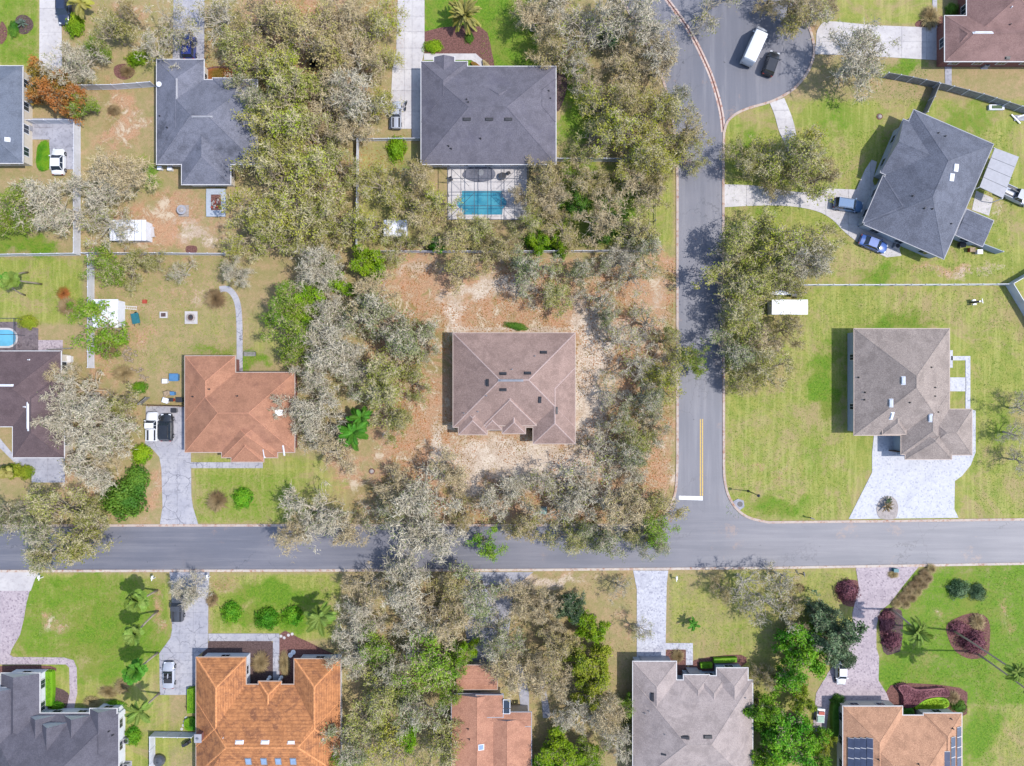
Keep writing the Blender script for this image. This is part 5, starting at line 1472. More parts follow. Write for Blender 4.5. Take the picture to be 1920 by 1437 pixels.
def hedge(label, px, h, mat, name='hedge', cat='hedge', dens=70, sm=3, ls=.10):
    pts = smooth_line([P(*p, h) for p in px], sm, True) if sm else [P(*p, h) for p in px]
    cx = sum(p[0] for p in pts) / len(pts); cy = sum(p[1] for p in pts) / len(pts)
    t = thing(name, label, cat, (cx, cy, 0))
    pts = [(p[0] - cx, p[1] - cy) for p in pts]
    ins = [(p[0] * .93, p[1] * .93) for p in pts]
    MB().prism(ins, 0, h * .85).build('stems', M[mat], t)
    A = np.array(pts); lo, hi = A.min(0), A.max(0)
    rg = np.random.RandomState(len(label))
    n = int((hi - lo).prod() * dens * 1.6)
    q = rg.uniform(lo, hi, (n, 2))
    B = np.roll(A, -1, 0)
    ins_ = np.zeros(n, bool); dmin = np.full(n, 9.)
    for a, b in zip(A, B):
        cond = ((a[1] > q[:, 1]) != (b[1] > q[:, 1]))
        xi = (b[0] - a[0]) * (q[:, 1] - a[1]) / (b[1] - a[1] + 1e-12) + a[0]
        ins_ ^= cond & (q[:, 0] < xi)
        d = b - a; tt = np.clip(((q - a) @ d) / (d @ d + 1e-12), 0, 1)
        dmin = np.minimum(dmin, np.linalg.norm(q - (a + tt[:, None] * d), axis=1))
    q, dmin = q[ins_], dmin[ins_]
    z = h * np.clip(dmin / .35, .2, 1) ** .5 * rg.uniform(.82, 1.06, len(q))
    z *= 1 + .12 * np.array([mnoise.noise(Vector((a[0] * 1.3, a[1] * 1.3, 3))) for a in q])
    c = np.column_stack([q, z])
    V = quads(c, rnormals(len(c), .8, rg), ls * rg.uniform(.6, 1.3, len(c)), .9, rg)
    link(bpy.data.objects.new('foliage', fastmesh('foliage', V, [np.arange(len(V)).reshape(-1, 4)], [M[mat]])), t)
    return t
hedge('clipped green hedge strip between the cracked driveway and the orange tiled house', [(349, 1292), (365, 1290), (366, 1340), (349, 1341)], 1.1, 'leaf_bright', sm=0)
hedge('lower clipped green hedge strip beside the orange tiled house stepping stones', [(345, 1350), (366, 1348), (366, 1370), (346, 1370)], .6, 'leaf_bright')
hedge('narrow clipped green hedge beside the inner walk of the gabled slate house', [(83, 1258), (97, 1258), (98, 1300), (96, 1328), (84, 1328)], .9, 'leaf_bright', sm=0)
hedge('box hedge in front of the grey-taupe house windows, longer one', [(1338, 1236), (1384, 1234), (1384, 1243), (1338, 1245)], .9, 'leaf_bright', sm=0)
hedge('box hedge in front of the grey-taupe house windows, shorter one', [(1313, 1245), (1337, 1244), (1337, 1254), (1314, 1255)], .8, 'leaf_bright', sm=0)
hedge('sweeping plum coloured hedge in front of the solar panel house', [(1681, 1288), (1700, 1283), (1716, 1292), (1745, 1292), (1770, 1290), (1782, 1295), (1783, 1308), (1762, 1308), (1738, 1312), (1722, 1324), (1706, 1330), (1694, 1328), (1692, 1306)], .8, 'leaf_plum')
hedge('lime green mounded hedge nested against the plum hedge', [(1716, 1325), (1738, 1312), (1764, 1308), (1780, 1313), (1782, 1326), (1760, 1332), (1720, 1333)], .8, 'leaf_lime')
hedge('dark green hedge in the corner between the two salmon roof wings', [(1694, 1332), (1714, 1330), (1715, 1348), (1695, 1350)], .9, 'leaf_green')
hedge('dark clipped hedge strip left of the solar panel house wall', [(1562, 1325), (1573, 1325), (1574, 1380), (1563, 1384)], 1.0, 'leaf_green')
hedge('row of yellow-green hedging along the curved valley of the pebble bed', [(905, 110), (925, 128), (940, 138), (932, 142), (908, 128)], .5, 'leaf_straw')
hedge('orange toned clipped hedge against the mauve house front', [(882, 118), (892, 116), (914, 138), (904, 140)], .5, 'leaf_rust')
hedge('red-brown low planting beside the charcoal house porch', [(388, 130), (428, 128), (434, 150), (392, 152)], .4, 'leaf_rust')
hedge('narrow green ground cover by the carport pad car', [(70, 272), (90, 265), (91, 316), (68, 316)], .25, 'leaf_bright')
for i, (x, y) in enumerate([(1683, 1133), (1694, 1122), (1704, 1110), (1714, 1100), (1724, 1089), (1735, 1078), (1747, 1068), (1700, 1134), (1712, 1122), (1722, 1110), (1733, 1098), (1742, 1086)]):
    t = thing('grass_clump', 'tan ornamental grass in the slanting bed, %s row, %s' % (('drive side', 'lawn side')[i > 6], ('lowest', 'second from the bottom', 'third from the bottom', 'fourth from the bottom', 'third from the top', 'second from the top', 'topmost')[i if i < 7 else (0, 1, 2, 5, 6)[i - 7]]), 'grass clump', G(x, y, .5, 0), rnd.uniform(0, 6), 'row of tan ornamental grasses')
    t.scale = (.95, .95, .9)
    f = link(bpy.data.objects.new('foliage', STRAW[i % 2]), t)
    f.material_slots[0].link = 'OBJECT'; f.material_slots[0].material = M['leaf_straw']

# ------------------------------------------------------------------ palms
def frond_mesh(L, wid, droop, n=14, leafw=.055):
    V, F = [], []
    pts = []
    for i in range(n + 1):
        t = i / n
        pts.append(Vector((L * t * (1 - .18 * t * droop), 0, L * (.30 * t - droop * .62 * t * t))))
    for i in range(n):       # rachis
        k = len(V); w = .03 * (1 - i / n) + .012
        a, b = pts[i], pts[i + 1]
        V += [a + Vector((0, -w, 0)), a + Vector((0, w, 0)), b + Vector((0, w, 0)), b + Vector((0, -w, 0))]
        F.append((k, k + 1, k + 2, k + 3))
    for i in range(1, n * 2):
        t = i / (n * 2)
        q = t * n; j = min(int(q), n - 1); p = pts[j].lerp(pts[j + 1], q - j)
        d = (pts[j + 1] - pts[j]).normalized()
        l = wid * math.sin(math.pi * min(1, .12 + t * .86)) ** .6
        for s in (-1, 1):
            e = p + Vector((l * .55, s * l * .85, -l * .25)) 
            m = p + (e - p) * .5 + Vector((0, 0, .05))
            k = len(V); o = d * leafw
            V += [p - o * .5, p + o * .5, m + o, e, m - o * .6]
            F.append((k, k + 1, k + 2, k + 3, k + 4))
    me = bpy.data.meshes.new('frond'); me.from_pydata([tuple(v) for v in V], [], F); me.materials.append(M['palm_green'])
    return me
FR = {'feather': [frond_mesh(1.9, .42, d) for d in (.55, .85, 1.15)], 'fan': [frond_mesh(1.1, .62, d, 8, .08) for d in (.3, .6, .9)], 'date': [frond_mesh(3.0, .36, d, 20, .05) for d in (.28, .5, .8)], 'blade': [frond_mesh(.9, .10, d, 5, .12) for d in (.1, .3, .5)]}
def palm(label, base, crown, h, kind='feather', n=20, mat='palm_green', sc=1.0, name='palm_tree', r=.14):
    B = G(*base); Cc = G(*crown, h)
    t = thing(name, label, 'palm', B)
    d = Cc - B
    pts = [Vector((0, 0, -.1))] + [Vector((d.x * s ** 1.3, d.y * s ** 1.3, h * s)) for s in (.25, .5, .75, 1)]
    MB().tube(pts, [r * 1.5, r * 1.1, r, r, r * 1.2], 8).build('trunk', M['palm_trunk'], t, True)
    for i in range(n):
        ring = i % 3
        f = link(bpy.data.objects.new('frond', FR[kind][ring]), t)
        f.location = (d.x, d.y, h)
        f.rotation_euler = (rnd.uniform(-.4, .4), (-.75, -.35, .1)[ring] + rnd.uniform(-.25, .25), i * 2.399 + rnd.uniform(-.35, .35))
        k = sc * rnd.uniform(.7, 1.15) * (.85, 1, 1.05)[ring]
        f.scale = (k, k, k)
        f.material_slots[0].link = 'OBJECT'; f.material_slots[0].material = M[mat]
    return t
palm('huge golden green date palm crown above the mauve house front', (874, 34), (871, 28), 2.6, 'date', 84, 'palm_gold', 1.02, r=.4)
palm('tall palm with bright green crown above the deep green palm of the lower left lawn', (295, 1107), (254, 1130), 6.6, 'fan', 20, 'palm_green', 1.6)
palm('pale green fan palm in the middle of the lower left lawn row', (296, 1146), (252, 1190), 6.4, 'fan', 18, 'palm_green', 1.5)
palm('darkest green palm of the lower left lawn row', (296, 1224), (255, 1258), 6.0, 'fan', 20, 'palm_deep', 1.7)
palm('dull olive palm lowest in the lower left lawn row', (299, 1300), (262, 1334), 6.0, 'feather', 18, 'palm_green', 1.3)
palm('bright green palm in the shade beneath grey branches right of the brick red house', (668, 808), (662, 812), 3.5, 'feather', 30, 'palm_deep', 1.55)
palm('dark green palm fronds above the bright green palm under the branches', (680, 782), (676, 784), 3.0, 'feather', 16, 'palm_deep', 1.3)
palm('leafy palm on the shaded lawn right of the round green shrubs', (622, 1148), (600, 1158), 5.0, 'feather', 24, 'palm_green', 1.5)
palm('small green palm on the open lawn right of the straight paver driveway', (1297, 1168), (1300, 1171), 1.6, 'feather', 16, 'palm_deep', .62)
palm('small palm with dark green fronds by the back fence', (822, 458), (820, 458), 2.5, 'feather', 18, 'palm_deep', 1.0)
palm('tall palm with weeping light green crown beside the plum shrub on the right lawn', (1672, 1143), (1722, 1186), 8.6, 'feather', 40, 'palm_green', 1.15)
palm('very tall thin palm whose crown hangs at the right edge of the lush lawn', (1786, 1182), (1908, 1262), 15.5, 'feather', 30, 'palm_green', 1.0, r=.12)
palm('tall thin palm starting beside the plum bed with its crown out past the edge', (1826, 1222), (1950, 1312), 14.5, 'feather', 20, 'palm_green', 1.3, r=.12)
palm('leaning palm on the upper left yard, uppermost of the three thin trunks', (52, 511), (18, 522), 7.0, 'fan', 14, 'palm_deep', 1.1, r=.11)
palm('leaning palm on the upper left yard, longest of the three thin trunks', (78, 533), (20, 525), 7.6, 'fan', 14, 'palm_green', 1.2, r=.11)
palm('leaning palm on the upper left yard, lowest of the three thin trunks', (47, 554), (14, 532), 6.6, 'fan', 14, 'palm_green', 1.0, r=.11)
palm('yellow-green palm tuft at the top of the sparse left yard', (160, 8), (152, 4), 3.0, 'feather', 14, 'palm_gold', 1.2)
palm('blue-green agave in a ring bed on the top left lawn', (42, 45), (41, 44), .3, 'blade', 40, 'agave', 1.0, name='agave', r=.1)
palm('yellow-green frond tuft at the left edge below the plum house', (14, 884), (10, 886), 3.0, 'fan', 14, 'palm_gold', 1.1)
palm('sparse shrub of dry blades in the oval island of the white forecourt', (1662, 956), (1663, 950), .5, 'blade', 26, 'leaf_straw', 1.2, name='yucca', r=.08)
palm('dark spiky plant at the top of the oval forecourt island', (1664, 940), (1665, 938), .4, 'blade', 16, 'leaf_dark', .9, name='yucca', r=.08)
struct(sheet('planting_island', [(1664, 930), (1676, 934), (1683, 946), (1683, 960), (1677, 973), (1652, 973), (1644, 962), (1644, 948), (1652, 935)], 0.09, M['stone'], sm=3))

# ------------------------------------------------------------------ vehicles
def loft(rings, close=True):
    n = len(rings[0]); V = [p for r in rings for p in r]; F = []
    for i in range(len(rings) - 1):
        for k in range(n):
            k2 = (k + 1) % n
            F.append((i * n + k, i * n + k2, (i + 1) * n + k2, (i + 1) * n + k))
    F.append(tuple(range(n))[::-1]); F.append(tuple((len(rings) - 1) * n + k for k in range(n)))
    return V, F
def vehicle(label, px, nose, kind, paint, L=None, W=None, name='parked_car', cat='car', group='parked vehicles', zc=1.0, junk=None):
    """px: centre of the vehicle in the photo, nose: photo direction its front points to"""
    D = dict(sedan=(4.6, 1.82, 1.42), suv=(4.65, 1.88, 1.68), pickup=(5.2, 1.9, 1.75), van=(6.4, 2.05, 2.6), coupe=(4.1, 1.75, 1.3))[kind]
    L = L or D[0]; W = W or D[1]; H = D[2]
    t = thing(name, label, cat, G(px[0], px[1], zc, 0), math.atan2(-nose[1], nose[0]), group)
    pm = M[paint]
    hw = W / 2
    belt = {'sedan': .92, 'suv': 1.05, 'pickup': 1.08, 'van': 1.25, 'coupe': .86}[kind]
    def ring(x, w, z0, zt, crown=.06):
        return [(x, -w, z0), (x, -w * 1.0, (z0 + zt) * .5), (x, -w * .96, zt - .08), (x, -w * .78, zt), (x, 0, zt + crown), (x, w * .78, zt), (x, w * .96, zt - .08), (x, w, (z0 + zt) * .5), (x, w, z0)]
    h = L / 2
    if kind == 'van':
        st = [(-h, .93, .45, H - .12), (-h + .1, .97, .32, H), (h * .35, 1.0, .3, H), (h * .55, .98, .3, H - .1), (h * .72, .95, .3, 1.75), (h * .86, .9, .32, 1.3), (h, .72, .42, .95)]
    elif kind == 'pickup':
        st = [(-h, .93, .5, belt), (-h + .08, .98, .4, belt), (-.1 * L, 1, .35, belt), (.2 * L, 1, .35, belt), (h * .8, .97, .35, belt - .03), (h * .95, .88, .38, belt - .14), (h, .8, .42, .8)]
    else:
        st = [(-h, .78, .42, belt - .25), (-h + .12, .9, .32, belt - .04), (-h * .7, .98, .28, belt), (0, 1, .26, belt), (h * .45, .98, .26, belt - .02), (h * .78, .94, .28, belt - .12), (h * .94, .82, .32, belt - .28), (h, .66, .38, belt - .42)]
    V, F = loft([ring(x, hw * w, z0, zt) for x, w, z0, zt in st])
    o = obj('body', V, F, pm, t, True)
    for a in (0,):
        m_ = o.modifiers.new('e', 'EDGE_SPLIT'); m_.split_angle = rad(50)
    # glasshouse
    def cabin(x0, x1, x2, x3, zt, wb=.9, wt=.72, gm='glass', z0=None):
        z0 = belt - .03 if z0 is None else z0
        b0 = [(x0, -hw * wb, z0), (x3, -hw * wb, z0), (x3, hw * wb, z0), (x0, hw * wb, z0)]
        t0 = [(x1, -hw * wt, zt), (x2, -hw * wt, zt), (x2, hw * wt, zt), (x1, hw * wt, zt)]
        g = obj('windows', b0 + t0, [(0, 1, 5, 4), (1, 2, 6, 5), (2, 3, 7, 6), (3, 0, 4, 7), (4, 5, 6, 7)], M[gm], t)
        r_ = MB()
        e = .03
        r_.prism([(x1 - e, -hw * wt * .96), (x1 + .12, -hw * wt - e), (x2 - .12, -hw * wt - e), (x2 + e, -hw * wt * .96), (x2 + e, hw * wt * .96), (x2 - .12, hw * wt + e), (x1 + .12, hw * wt + e), (x1 - e, hw * wt * .96)], zt - .02, zt + .05)
        for sy in (-1, 1):   # pillars
            r_.tube([(x0, sy * hw * wb, z0), (x1, sy * hw * wt, zt)], .045, 4)
            r_.tube([(x3, sy * hw * wb, z0), (x2, sy * hw * wt, zt)], .045, 4)
            xm = (x1 + x2) / 2
            r_.tube([(xm, sy * (hw * wb + .01), z0), (xm, sy * (hw * wt + .01), zt)], .045, 4)
        r_.build('roof_panel', pm, t)
        return g
    if kind == 'sedan':
        cabin(-.36 * L, -.22 * L, .07 * L, .24 * L, H)
    elif kind == 'suv':
        cabin(-.47 * L, -.40 * L, .08 * L, .23 * L, H, .92, .78)
        for sy in (-1, 1):
            MB().box(-.15 * L, sy * hw * .72, H + .1, L * .42, .04, .04).build('roof_rail', M['metal_dark'], t)
    elif kind == 'pickup':
        cabin(-.10 * L, -.05 * L, .12 * L, .22 * L, H, .92, .76)
        b = MB()
        b.box(-.30 * L, 0, belt + .015, L * .36, W * .80, .02)
        b.build('bed', M['metal_dark'], t)
        for sy in (-1, 1):
            MB().box(-.30 * L, sy * hw * .9, belt + .08, L * .38, .09, .14).build('bed_rail', pm, t)
        MB().box(-.485 * L, 0, belt + .08, .08, W * .84, .14).build('tailgate', pm, t)
    elif kind == 'coupe':
        g = MB().box(-.02 * L, 0, belt + .02, L * .26, W * .72, .06).build('cockpit', M['rubber'], t)
        MB().box(.14 * L, 0, belt + .17, .05, W * .76, .34, ry=-.5).build('windscreen', M['glass'], t)
        MB().box(-.20 * L, 0, belt + .10, L * .16, W * .74, .16, taper=.85).build('folded_roof', M['metal_dark'], t)
        for sy in (-1, 1):
            MB().box(-.04 * L, sy * .36, belt + .1, .42, .44, .16).box(-.10 * L, sy * .36, belt + .22, .14, .44, .3).build('seat', M['metal_dark'], t)
    elif kind == 'van':
        MB().box(h * .64 + .04, 0, 2.14, .95, W * .82, .07, ry=.945).build('windscreen', M['glass'], t)
        MB().box(-h * .3, 0, H + .02, L * .6, W * .62, .04).build('roof_panel', M['metal_white'], t)
        for i in range(4):
            MB().box(-h * .8 + i * h * .36, 0, H + .06, .05, W * .6, .03).build('roof_rib', M['metal_white'], t)
        for sy in (-1, 1):
            MB().box(h * .45, sy * (hw + .0), 1.55, .7, .03, .5).build('side_window', M['glass'], t)
    zr, xr = .33, .31 * L
    for sx in (-1, 1):
        for sy in (-1, 1):
            w = MB().tube([(sx * xr, sy * (hw - .2), zr), (sx * xr, sy * (hw + .02), zr)], zr, 14).build('wheel', M['rubber'], t)
            MB().tube([(sx * xr, sy * (hw - .02), zr), (sx * xr, sy * (hw + .035), zr)], zr * .6, 10).build('rim', M['metal_grey'], w)
    lz = {'van': .85}.get(kind, belt - .3)
    for sy in (-1, 1):
        MB().box(h - .12 * (1.6 if kind != 'van' else 1.2), sy * hw * .62, lz, .24, .34, .14).build('headlight', M['lamp_clear'], t)
        MB().box(-h + .05, sy * hw * .72, belt - .22, .1, .26, .18).build('taillight', M['lamp_red'], t)
        MB().box(.2 * L if kind != 'van' else .3 * L, sy * (hw + .1), belt + .05, .16, .22, .13).build('wing_mirror', pm, t)
    MB().box(h - .02, 0, .45, .08, W * .62, .2).build('front_bumper', M['metal_dark'], t)
    MB().box(-h + .01, 0, .5, .08, W * .7, .18).build('rear_bumper', M['metal_dark'], t)
    return t
vehicle('long white high roofed van parked slantwise in the turning circle', (1419, 81), (30, -66), 'van', 'car_white', L=6.3, zc=2.0, name='parked_van', cat='van')
vehicle('black open topped utility vehicle parked below the long white van', (1447, 118), (13, -38), 'suv', 'car_black', L=4.0)
vehicle('steel blue estate car on the pale drive beside the askew slate house', (1592, 384), (62, 9), 'suv', 'car_steel', L=4.7)
vehicle('glossy royal blue saloon car parked along the slate house side wall', (1640, 457), (52, 20), 'sedan', 'car_blue', L=4.6)
vehicle('white pickup truck with cluttered bed left of the black car on the cracked drive', (284, 800), (0, -1), 'pickup', 'car_white', L=4.6, W=1.75, name='parked_pickup', cat='pickup')
vehicle('black hatchback parked right beside the white pickup on the cracked drive', (310, 802), (0, -1), 'suv', 'car_black', L=4.4)
vehicle('grey pickup half hidden by pale branches on the lower left driveway', (332, 1141), (0, -1), 'pickup', 'car_graphite', L=4.2, W=1.7, name='parked_pickup', cat='pickup')
vehicle('silver two seat convertible with open dark cockpit on the lower left driveway', (314, 1268), (0, -1), 'coupe', 'car_silver', L=4.2, W=1.85)
vehicle('white saloon car on the pink pavers beside the vivid green tree', (1579, 1263), (0, 1), 'sedan', 'car_white', L=3.9, W=1.55)
vehicle('white car on the grey carport pad at the left', (106, 302), (0, -1), 'sedan', 'car_white', L=4.2, W=2.0)
vehicle('dark blue estate car cut by the top edge at the top left', (118, 16), (0, 1), 'suv', 'car_navy', L=4.8)
vehicle('bright royal blue car under branches at the charcoal house driveway end', (353, 86), (0, -1), 'suv', 'car_royal', L=4.0)
vehicle('small leaf covered pale pickup on the drive left of the mauve house', (743, 215), (0, -1), 'pickup', 'car_silver', L=4.4, W=1.5, name='parked_pickup', cat='pickup')
vehicle('grey pickup truck cut by the right edge below the patio roof', (1908, 366), (.9, .42), 'pickup', 'car_silver', L=5.0, name='parked_pickup', cat='pickup')
t = thing('parked_bicycle', 'dark bicycle standing right of the leaf covered pickup', 'bicycle', G(762, 200), 1.4)
for sx in (-1, 1):
    MB().tube([(sx * .5, -.02, .33), (sx * .5, .02, .33)], .33, 14).build('wheel', M['rubber'], t)
MB().tube([(-.5, 0, .33), (-.1, 0, .75), (.4, 0, .8), (.5, 0, .33)], .03, 5).tube([(-.1, 0, .75), (0, 0, .3), (.4, 0, .8)], .03, 5).build('frame', M['metal_dark'], t)
MB().box(-.15, 0, .85, .25, .14, .06).build('saddle', M['rubber'], t)
MB().box(.42, 0, .95, .06, .55, .04).build('handlebar', M['metal_grey'], t)
t = thing('motorcycle', 'silver and black motorcycle standing on the lawn by the white fence corner', 'motorcycle', G(1828, 567), .15)
for sx in (-1, 1):
    MB().tube([(sx * .72, -.07, .32), (sx * .72, .07, .32)], .32, 14).build('wheel', M['rubber'], t)
MB().box(0, 0, .5, .7, .34, .4).box(.25, 0, .85, .6, .34, .22, taper=.7).build('engine', M['metal_grey'], t)
MB().box(-.35, 0, .86, .7, .32, .12).build('seat', M['rubber'], t)
MB().tube([(.72, 0, .32), (.5, 0, 1.05)], .05, 6).build('fork', M['metal_grey'], t)
MB().box(.48, 0, 1.08, .08, .75, .05).build('handlebar', M['metal_white'], t)
for sy in (-1, 1):
    MB().box(-.6, sy * .32, .62, .5, .22, .35).build('pannier', M['metal_white'], t)

# ------------------------------------------------------------------ street furniture and yard things
def lamp_post(label, base, hgt=4.2):
    t = thing('street_lamp', label, 'street lamp', G(*base))
    MB().tube([(0, 0, 0), (0, 0, hgt)], [.09, .05], 8).build('pole', M['metal_dark'], t)
    MB().lathe([(.2, 0), (.2, .12), (.11, .3), (.09, .5)]).build('base', M['metal_dark'], t)
    MB().lathe([(.06, hgt - .05), (.2, hgt + .1), (.24, hgt + .4), (.08, hgt + .55), (.02, hgt + .7)]).build('lantern', M['metal_dark'], t)
lamp_post('slender black lamp post on the grass at the street corner', (1403, 921))
t = thing('storm_drain', 'dark round storm drain cover on a concrete inlet at the street corner', 'storm drain', G(1386, 946))
MB().prism([(-1.0, .5), (-.2, .9), (.7, .6), (.8, -.4), (.1, -.9), (-.5, -.5)], 0, .10).build('apron', M['concrete_grey'], t)
MB().disc(.1, .05, .08, .13, .42, 20).build('cover', M['metal_dark'], t)
def mailbox(label, px, mat='white_paint', rz=0):
    t = thing('mailbox', label, 'mailbox', G(*px), rz)
    MB().box(0, 0, .55, .12, .12, 1.1).build('post', M[mat], t)
    MB().box(0, .15, .95, .1, .9, .1).build('arm', M[mat], t)
    MB().box(0, .3, 1.12, .22, .5, .24).build('box', M['metal_dark' if mat != 'white_paint' else 'white_paint'], t)
mailbox('white mailbox by the concrete apron at the lower left', (81, 1082), rz=-.2)
mailbox('white mailbox left of the lower left concrete driveway', (291, 1083), rz=-.3)
mailbox('white mailbox right of the lower left concrete driveway', (394, 1081))
mailbox('white mailbox right of the straight paver driveway', (1266, 1084))
mailbox('black mailbox on the upper kerb left of the white forecourt', (1520, 971), 'metal_dark', 1.2)
mailbox('black mailbox by the lower kerb before the pink paver drive', (1503, 1076), 'metal_dark', .3)
t = thing('utility_box', 'pale green utility box under bare branches near the road', 'utility box', G(1018, 957))
MB().box(0, 0, .4, 1.0, .9, .8).build('cabinet', M['plastic_green'], t); MB().box(0, 0, .83, 1.08, .98, .07, taper=.9).build('lid', M['plastic_green'], t); MB().box(0, 0, .02, 1.3, 1.2, .1).build('plinth', M['concrete'], t)
t = thing('utility_box', 'small teal utility box at the top of the pink paver drive', 'utility box', G(1676, 1068))
MB().box(0, 0, .35, .7, .5, .7).build('cabinet', M['plastic_teal'], t); MB().box(0, 0, .72, .76, .56, .05).build('lid', M['plastic_teal'], t)
def ac(label, px, rz=0):
    t = thing('air_conditioner', label, 'air conditioner', G(*px), rz)
    MB().box(0, 0, .04, 1.1, 1.1, .1).build('pad', M['concrete'], t)
    MB().box(0, 0, .45, .8, .8, .75).build('cabinet', M['trim_grey'], t)
    MB().disc(0, 0, .82, .86, .34, 16).build('fan_grille', M['metal_dark'], t)
ac('air conditioner beside the royal blue saloon car at the slate house wall', (1678, 463), -.4)
ac('air conditioner under the brown house eave at the top right', (1845, 124))
ac('air conditioner at the left wall of the grey-taupe house', (1177, 1320))
ac('air conditioner on its pad beside the blue-grey roofed house', (58, 243))
ac('air conditioner at the right wall of the gabled slate house', (241, 1433))
ac('air conditioner inside the green shrub of the gabled slate house', (241, 1385))
def slab_thing(name, label, cat, px, w, d, h, mat, parts=()):
    t = thing(name, label, cat, G(*px))
    MB().box(0, 0, h / 2, w, d, h).build('base', M[mat], t)
    for nm, fn, mt in parts:
        fn(MB()).build(nm, M[mt], t)
    return t
slab_thing('planter', 'small square white planter with a dark middle on the left yard', 'planter', (308, 591), 1.2, 1.0, .3, 'concrete_pale', [('soil', lambda m: m.box(0, 0, .3, .75, .6, .04), 'mulch_dark')])
slab_thing('fire_pit', 'square white stone pad with a round ring fire pit', 'fire pit', (359, 596), 2.0, 2.0, .15, 'concrete_pale', [('ring', lambda m: m.lathe([(.62, .1), (.66, .4), (.5, .42), (.48, .2)]), 'stone'), ('ashes', lambda m: m.disc(0, 0, .2, .28, .45, 14), 'mulch_dark'), ('grate', lambda m: m.box(.1, .1, .42, .4, .5, .03), 'metal_dark')])
slab_thing('birdbath', 'round pale birdbath on a small stepped base in the orange dirt', 'birdbath', (345, 396), 1.6, 1.8, .12, 'stone', [('bowl', lambda m: m.lathe([(.35, .1), (.3, .6), (.75, .8), (.75, .9)]), 'trim_grey'), ('finial', lambda m: m.lathe([(.4, .85), (.4, 1.0), (.1, 1.1)]), 'stone')])
t = thing('raised_bed', 'pale blue-grey framed raised bed holding reddish stones', 'raised bed', G(406, 383))
for a in ((0, 1.9, 3.0, .9), (0, -1.55, 3.0, 1.0), (-1.15, .2, .75, 3.0), (1.2, .2, .7, 3.0)):
    MB().box(a[0], a[1], .15, a[2], a[3], .34 + .01 * a[0]).build('frame_board', M['wall_grey'], t)
MB().box(0, .2, .1, 1.7, 2.6, .24).build('soil', M['mulch'], t)
for i in range(14):
    MB().lathe([(.16, 0), (.2, .1), (.1, .2)], n=6).build('stone', M['stone' if i % 3 else 'plastic_red'], t).location = (rnd.uniform(-.7, .7), rnd.uniform(-.9, 1.3), .2)
t = thing('bench', 'grey wooden slatted bench on the lawn above the brick red house', 'bench', G(470, 664))
for i in range(4):
    MB().box(0, -.3 + i * .17, .45, 1.9, .13, .04).build('seat_slat', M['wood_grey'], t)
for i in range(3):
    MB().box(0, .42, .6 + i * .15, 1.9, .04, .12).build('back_slat', M['wood_grey'], t)
for sx in (-1, 1):
    MB().box(sx * .85, 0, .22, .08, .7, .44).build('leg', M['metal_dark'], t)
t = thing('wheelbarrow', 'teal wheelbarrow lying on the bare left yard', 'wheelbarrow', G(258, 598), .2)
MB().box(0, 0, .5, 1.0, 1.4, .35, taper=1.2).build('tray', M['plastic_teal'], t)
MB().tube([(-.1, .9, .2), (.1, .9, .2)], .22, 10).build('wheel', M['rubber'], t)
for sx in (-1, 1):
    MB().tube([(sx * .35, .6, .35), (sx * .4, -1.2, .6)], .04, 5).build('handle', M['metal_dark'], t)
def logs(label, px, rx, ry, n):
    t = thing('log_pile', label, 'log pile', G(*px))
    for i in range(n):
        a, q = rnd.uniform(0, 6.28), rnd.uniform(0, 1) ** .5
        r = rnd.uniform(.1, .2); h = rnd.uniform(.25, .45)
        lo_ = MB().disc(0, 0, 0, h, r, 9).build('log', M['bark'], t)
        MB().disc(0, 0, h, h + .012, r * .86, 9).build('cut_end', M['log'], lo_)
        lo_.location = (q * rx * math.cos(a), q * ry * math.sin(a), rnd.uniform(0, .25) * (1 - q)); lo_.rotation_euler = (rnd.uniform(-.2, .2), rnd.uniform(-.2, .2), 0)
logs('wide heap of sawn round logs on the left yard', (244, 666), 1.1, 1.3, 34)
logs('small heap of sawn logs above the wide heap, by the fence', (236, 634), .8, .8, 16)
logs('low straggling line of logs below the wide heap', (252, 694), 1.6, .4, 18)
logs('scatter of dark cut logs nearest the leaning grey fence', (270, 710), .8, .6, 10)
t = thing('ladder', 'pale ladder lying beside the white shed and the bright green tree', 'ladder', G(240, 577), -.08)
for sy in (-1, 1):
    MB().box(0, sy * .22, .08, 3.0, .06, .06).build('rail', M['metal_white'], t)
for i in range(9):
    MB().box(-1.3 + i * .33, 0, .08, .05, .4, .04).build('rung', M['metal_white'], t)
slab_thing('tarp_bundle', 'orange-red bundle lying in the bare yard right of the shed', 'bundle', (272, 566), .7, .6, .2, 'plastic_red', [('fold', lambda m: m.box(.1, .1, .24, .4, .3, .1, rz=.5), 'plastic_red')])
def bin_(label, px, mat, lid, s=.6, name='storage_bin', rz=0):
    t = thing(name, label, 'bin', G(*px), rz)
    MB().box(0, 0, .35, s, s * .8, .7, taper=1.1).build('body', M[mat], t)
    MB().box(0, 0, .73, s * 1.2, s, .07).build('lid', M[lid], t)
bin_('light blue bin against the left wall of the brick red house', (330, 708), 'plastic_blue', 'plastic_blue', 1.2)
bin_('white tub left of the light blue bin at the brick red house', (313, 715), 'metal_white', 'metal_white', .7)
bin_('tan crate in the junk pile at the brick red house wall', (317, 738), 'log', 'log', .8, rz=.3)
bin_('small blue bin in the junk pile at the brick red house wall', (327, 738), 'plastic_blue', 'plastic_blue', .6)
bin_('white box lowest in the junk pile beside the brick red house', (314, 751), 'metal_white', 'metal_white', .8, rz=-.3)
bin_('dark green tub in the junk pile nearest the brick red wall', (340, 750), 'plastic_teal', 'metal_dark', .8)
bin_('grey bin between the dark fence and the driveway corner', (330, 770), 'metal_grey', 'metal_dark', .7)
